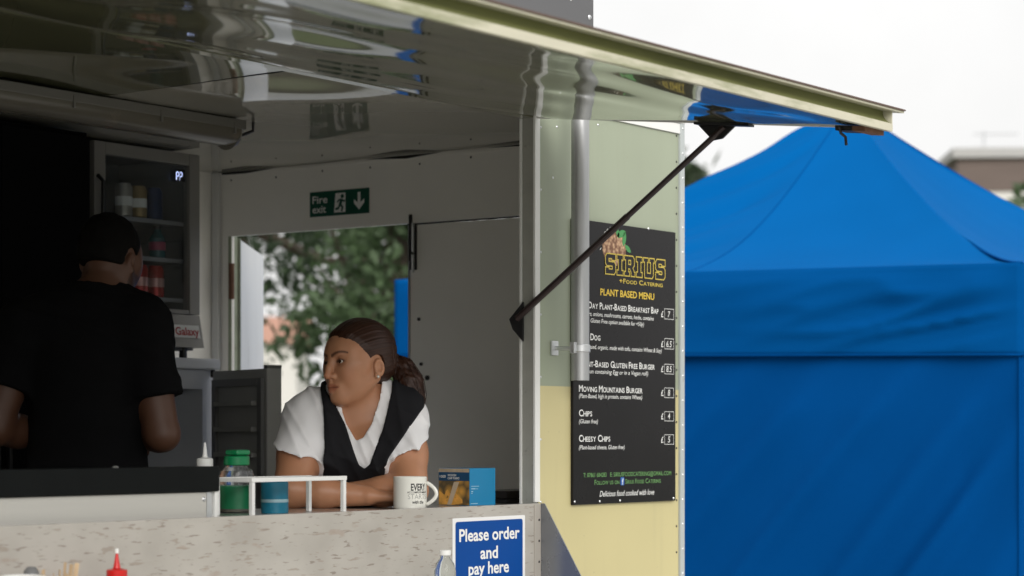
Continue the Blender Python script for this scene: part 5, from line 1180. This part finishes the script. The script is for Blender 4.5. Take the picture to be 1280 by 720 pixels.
for k in range(160):
    o = np.array([g_.normal(), g_.normal(), g_.normal()]); o /= np.linalg.norm(o) * 1.02; jit = g_.normal(size=3) * .004
    pts = [Vector(pt[i] + o * pr[i] * (1.0 + .02 * i) + jit * i / 5 + np.array([0, 0, -.02 * (i == 5) * g_.random()])) - Vector((0, 0, ZO)) for i in range(1, 6)]; tube(pts, [.0010, .0010, .0011, .0010, .0005], 4, sb_)
obj('loose_strands', sb_, M('hair_strand', (.035, .015, .009), .4, var=.3), hr, 3.1)
tb_ = bmesh.new(); bmesh.ops.create_uvsphere(tb_, u_segments=16, v_segments=10, radius=1)
bmesh.ops.scale(tb_, verts=tb_.verts, vec=(.007, .0235, .0235)); bmesh.ops.rotate(tb_, verts=tb_.verts, cent=(0, 0, 0), matrix=Matrix.Rotation(R(20), 3, 'Z')); bmesh.ops.translate(tb_, verts=tb_.verts, vec=Vector(pt[1]) - Vector((0, 0, ZO)))
obj('hair_tie', tb_, M('hair_tie_grey', (.25, .20, .17), .6), hr, 3.1)

# ------------------------------------------------------------------ man with his back to us
MA = thing('person', 'man in black T-shirt seen from behind at the left of the trailer', 'person', (4.198, 4.426, ZF), PHI - R(90))
S_R, S_L = (.098, .02, 1.900), (-.215, .02, 1.895); E_R, E_L = (.158, -.005, 1.605), (-.292, -.02, 1.62); W_R, W_L = (.10, .20, 1.60), (-.16, .19, 1.60); NB = (-.03, .04, 1.94)
mt = [(ellip((-.050, .03, 1.79), (.160, .112, .19)), .05), (ellip((-.05, .04, 1.52), (.155, .120, .24)), .08), (rcone(S_R, NB, .066, .062), .05), (rcone(S_L, NB, .066, .062), .05), (rcone((-.005, .04, 1.97), (.07, .03, 1.925), .05, .05), .05), (rcone((-.03, .04, 1.97), (-.14, .03, 1.925), .05, .05), .05)]
mp_ = [(ellip((-.05, .04, 1.33), (.165, .125, .16)), .06), (rcone((-.13, .04, 1.27), (-.14, .03, .92), .09, .066), .04), (rcone((.03, .04, 1.27), (.04, .03, .92), .09, .066), .04), (rcone((-.14, .03, .92), (-.14, .0, .54), .062, .042), .03), (rcone((.04, .03, .92), (.04, 0, .54), .062, .042), .03)]
fd = Field(axis((-.40, -.12, .008), (-.12, .14, .0032), (.14, .26, .006)), axis((-.16, -.06, .008), (-.06, .20, .0036), (.20, .36, .006)), axis((.43, 1.50, .02), (1.50, 1.96, .007), (1.96, 2.22, .0032)))
for p, k in mt + mp_: fd.add(p, k)
for a_, b_, c_ in ((S_R, E_R, W_R), (S_L, E_L, W_L)):
    fd.add(rcone(a_, b_, .060, .046), .03); m_ = tuple(np.array(b_) * .65 + np.array(c_) * .35); fd.add(rcone(b_, m_, .044, .045), .02); fd.add(rcone(m_, c_, .045, .029), .02)
hand(fd, W_R, (-.5, .8, -.1), (0, 0, 1), 1, .7, 1); hand(fd, W_L, (.5, .8, -.1), (0, 0, 1), 1, .7, -1)
for x in (-.14, .04): fd.add(ellip((x, .07, .50), (.045, .13, .045)), .03)
HP2, HF2, HH2 = frame_head((.004, .062, 2.092), R(180 + 22), R(-16))
fd.add(rcone((-.025, .03, 1.92), (.010, .055, 2.06), .064, .060), .03)
add_head(fd, HP2, HF2, .97, True)
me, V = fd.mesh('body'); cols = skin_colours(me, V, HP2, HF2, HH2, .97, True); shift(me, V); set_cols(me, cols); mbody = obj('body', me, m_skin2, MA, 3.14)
hp1 = lambda f, l, u: tuple(np.array(HP2(f, l, u)) - np.array([0, 0, ZO]))
for g2 in (-1, 1): eyeball(mbody, hp1, HF2, g2, .97)
fd = Field(axis((-.11, .15, .004)), axis((-.08, .22, .004)), axis((1.98, 2.23, .004)))
fd.add(ellip(HP2(-.0105, 0, .0245), (.0985, .0785, .0905), HF2), .01); fd.add(ellip(HP2(-.04, 0, -.015), (.062, .066, .050), HF2), .02)
def hl2(X, Y, Z):
    f = ((X - HH2[0]) * HF2[0, 0] + (Y - HH2[1]) * HF2[0, 1] + (Z - HH2[2]) * HF2[0, 2]); l = ((X - HH2[0]) * HF2[1, 0] + (Y - HH2[1]) * HF2[1, 1] + (Z - HH2[2]) * HF2[1, 2]); u = ((X - HH2[0]) * HF2[2, 0] + (Y - HH2[1]) * HF2[2, 1] + (Z - HH2[2]) * HF2[2, 2])
    return np.maximum(np.maximum(f - np.interp(u, [-.06, -.02, .03, .07, .11], [-.02, .012, .045, .075, .14]), -.040 - u), np.where(np.abs(l) > .05, .023 - np.sqrt((f + .006) ** 2 + ((u + .014) / 1.35) ** 2), -1))
fd.disp(waves(71, 10, 120, 400, .0012)); fd.cut(hl2); me, V = fd.mesh('hair'); shift(me, V); obj('hair', me, M('black_hair', (.004, .0035, .003), .8, var=.3, vs=200, spec=.1), MA, 3.14)
fd = Field(axis((-.36, .25, .0065)), axis((-.18, .22, .0065)), axis((1.22, 2.02, .0065)))
for p, k in mt: fd.add(p, k, infl=.009)
fd.add(mp_[0][0], .06, infl=.018)
h_r = tuple(np.array(S_R) + (np.array(E_R) - np.array(S_R)) * .66); h_l = tuple(np.array(S_L) + (np.array(E_L) - np.array(S_L)) * .62)
fd.add(sleeve(S_R, h_r, .073, .074), .03); fd.add(sleeve(S_L, h_l, .073, .074), .03); fd.disp(waves(72, 7, 20, 70, .003, (.4, .1, 1), .7)); fd.disp(ridges(73, 5, 18, 36, .006, (.6, .1, .8), .4))
fd.cut(lambda X, Y, Z: np.maximum(.064 - np.sqrt((X + .018) ** 2 + (Y - .045) ** 2) - np.maximum(0, 1.955 - Z) * 4, 1.27 - Z))
me, V = fd.mesh('t_shirt'); shift(me, V); obj('t_shirt', me, m_btee, MA, 3.14)
fd = Field(axis((-.28, .18, .01)), axis((-.14, .24, .01)), axis((.48, 1.42, .015)))
for p, k in mp_: fd.add(p, k, infl=.010)
fd.cut(lambda X, Y, Z: np.maximum(.52 - Z, Z - 1.36) + 0 * X + 0 * Y); me, V = fd.mesh('trousers'); shift(me, V); obj('trousers', me, m_trou, MA, 3.14)
for x in (-.14, .04):
    fd = Field(axis((x - .08, x + .08, .008)), axis((-.12, .28, .008)), axis((.43, .60, .008))); fd.add(ellip((x, .07, .50), (.055, .145, .052)), .02); fd.add(rcone((x, .0, .52), (x, .0, .56), .052, .052), .02); fd.cut(lambda X, Y, Z: ZF + .001 - Z + 0 * X + 0 * Y)
    me, V = fd.mesh('shoe'); shift(me, V); obj('shoe', me, m_shoe, MA, 3.14)
# thin chain at the nape
obj('neck_chain', tube([(-.052 + .012 * k, -.026 - .004 * math.sin(k), 1.985 - ZO + .004 * abs(k - 3)) for k in range(7)], .0016, 6), m_alu, MA, 3.1)
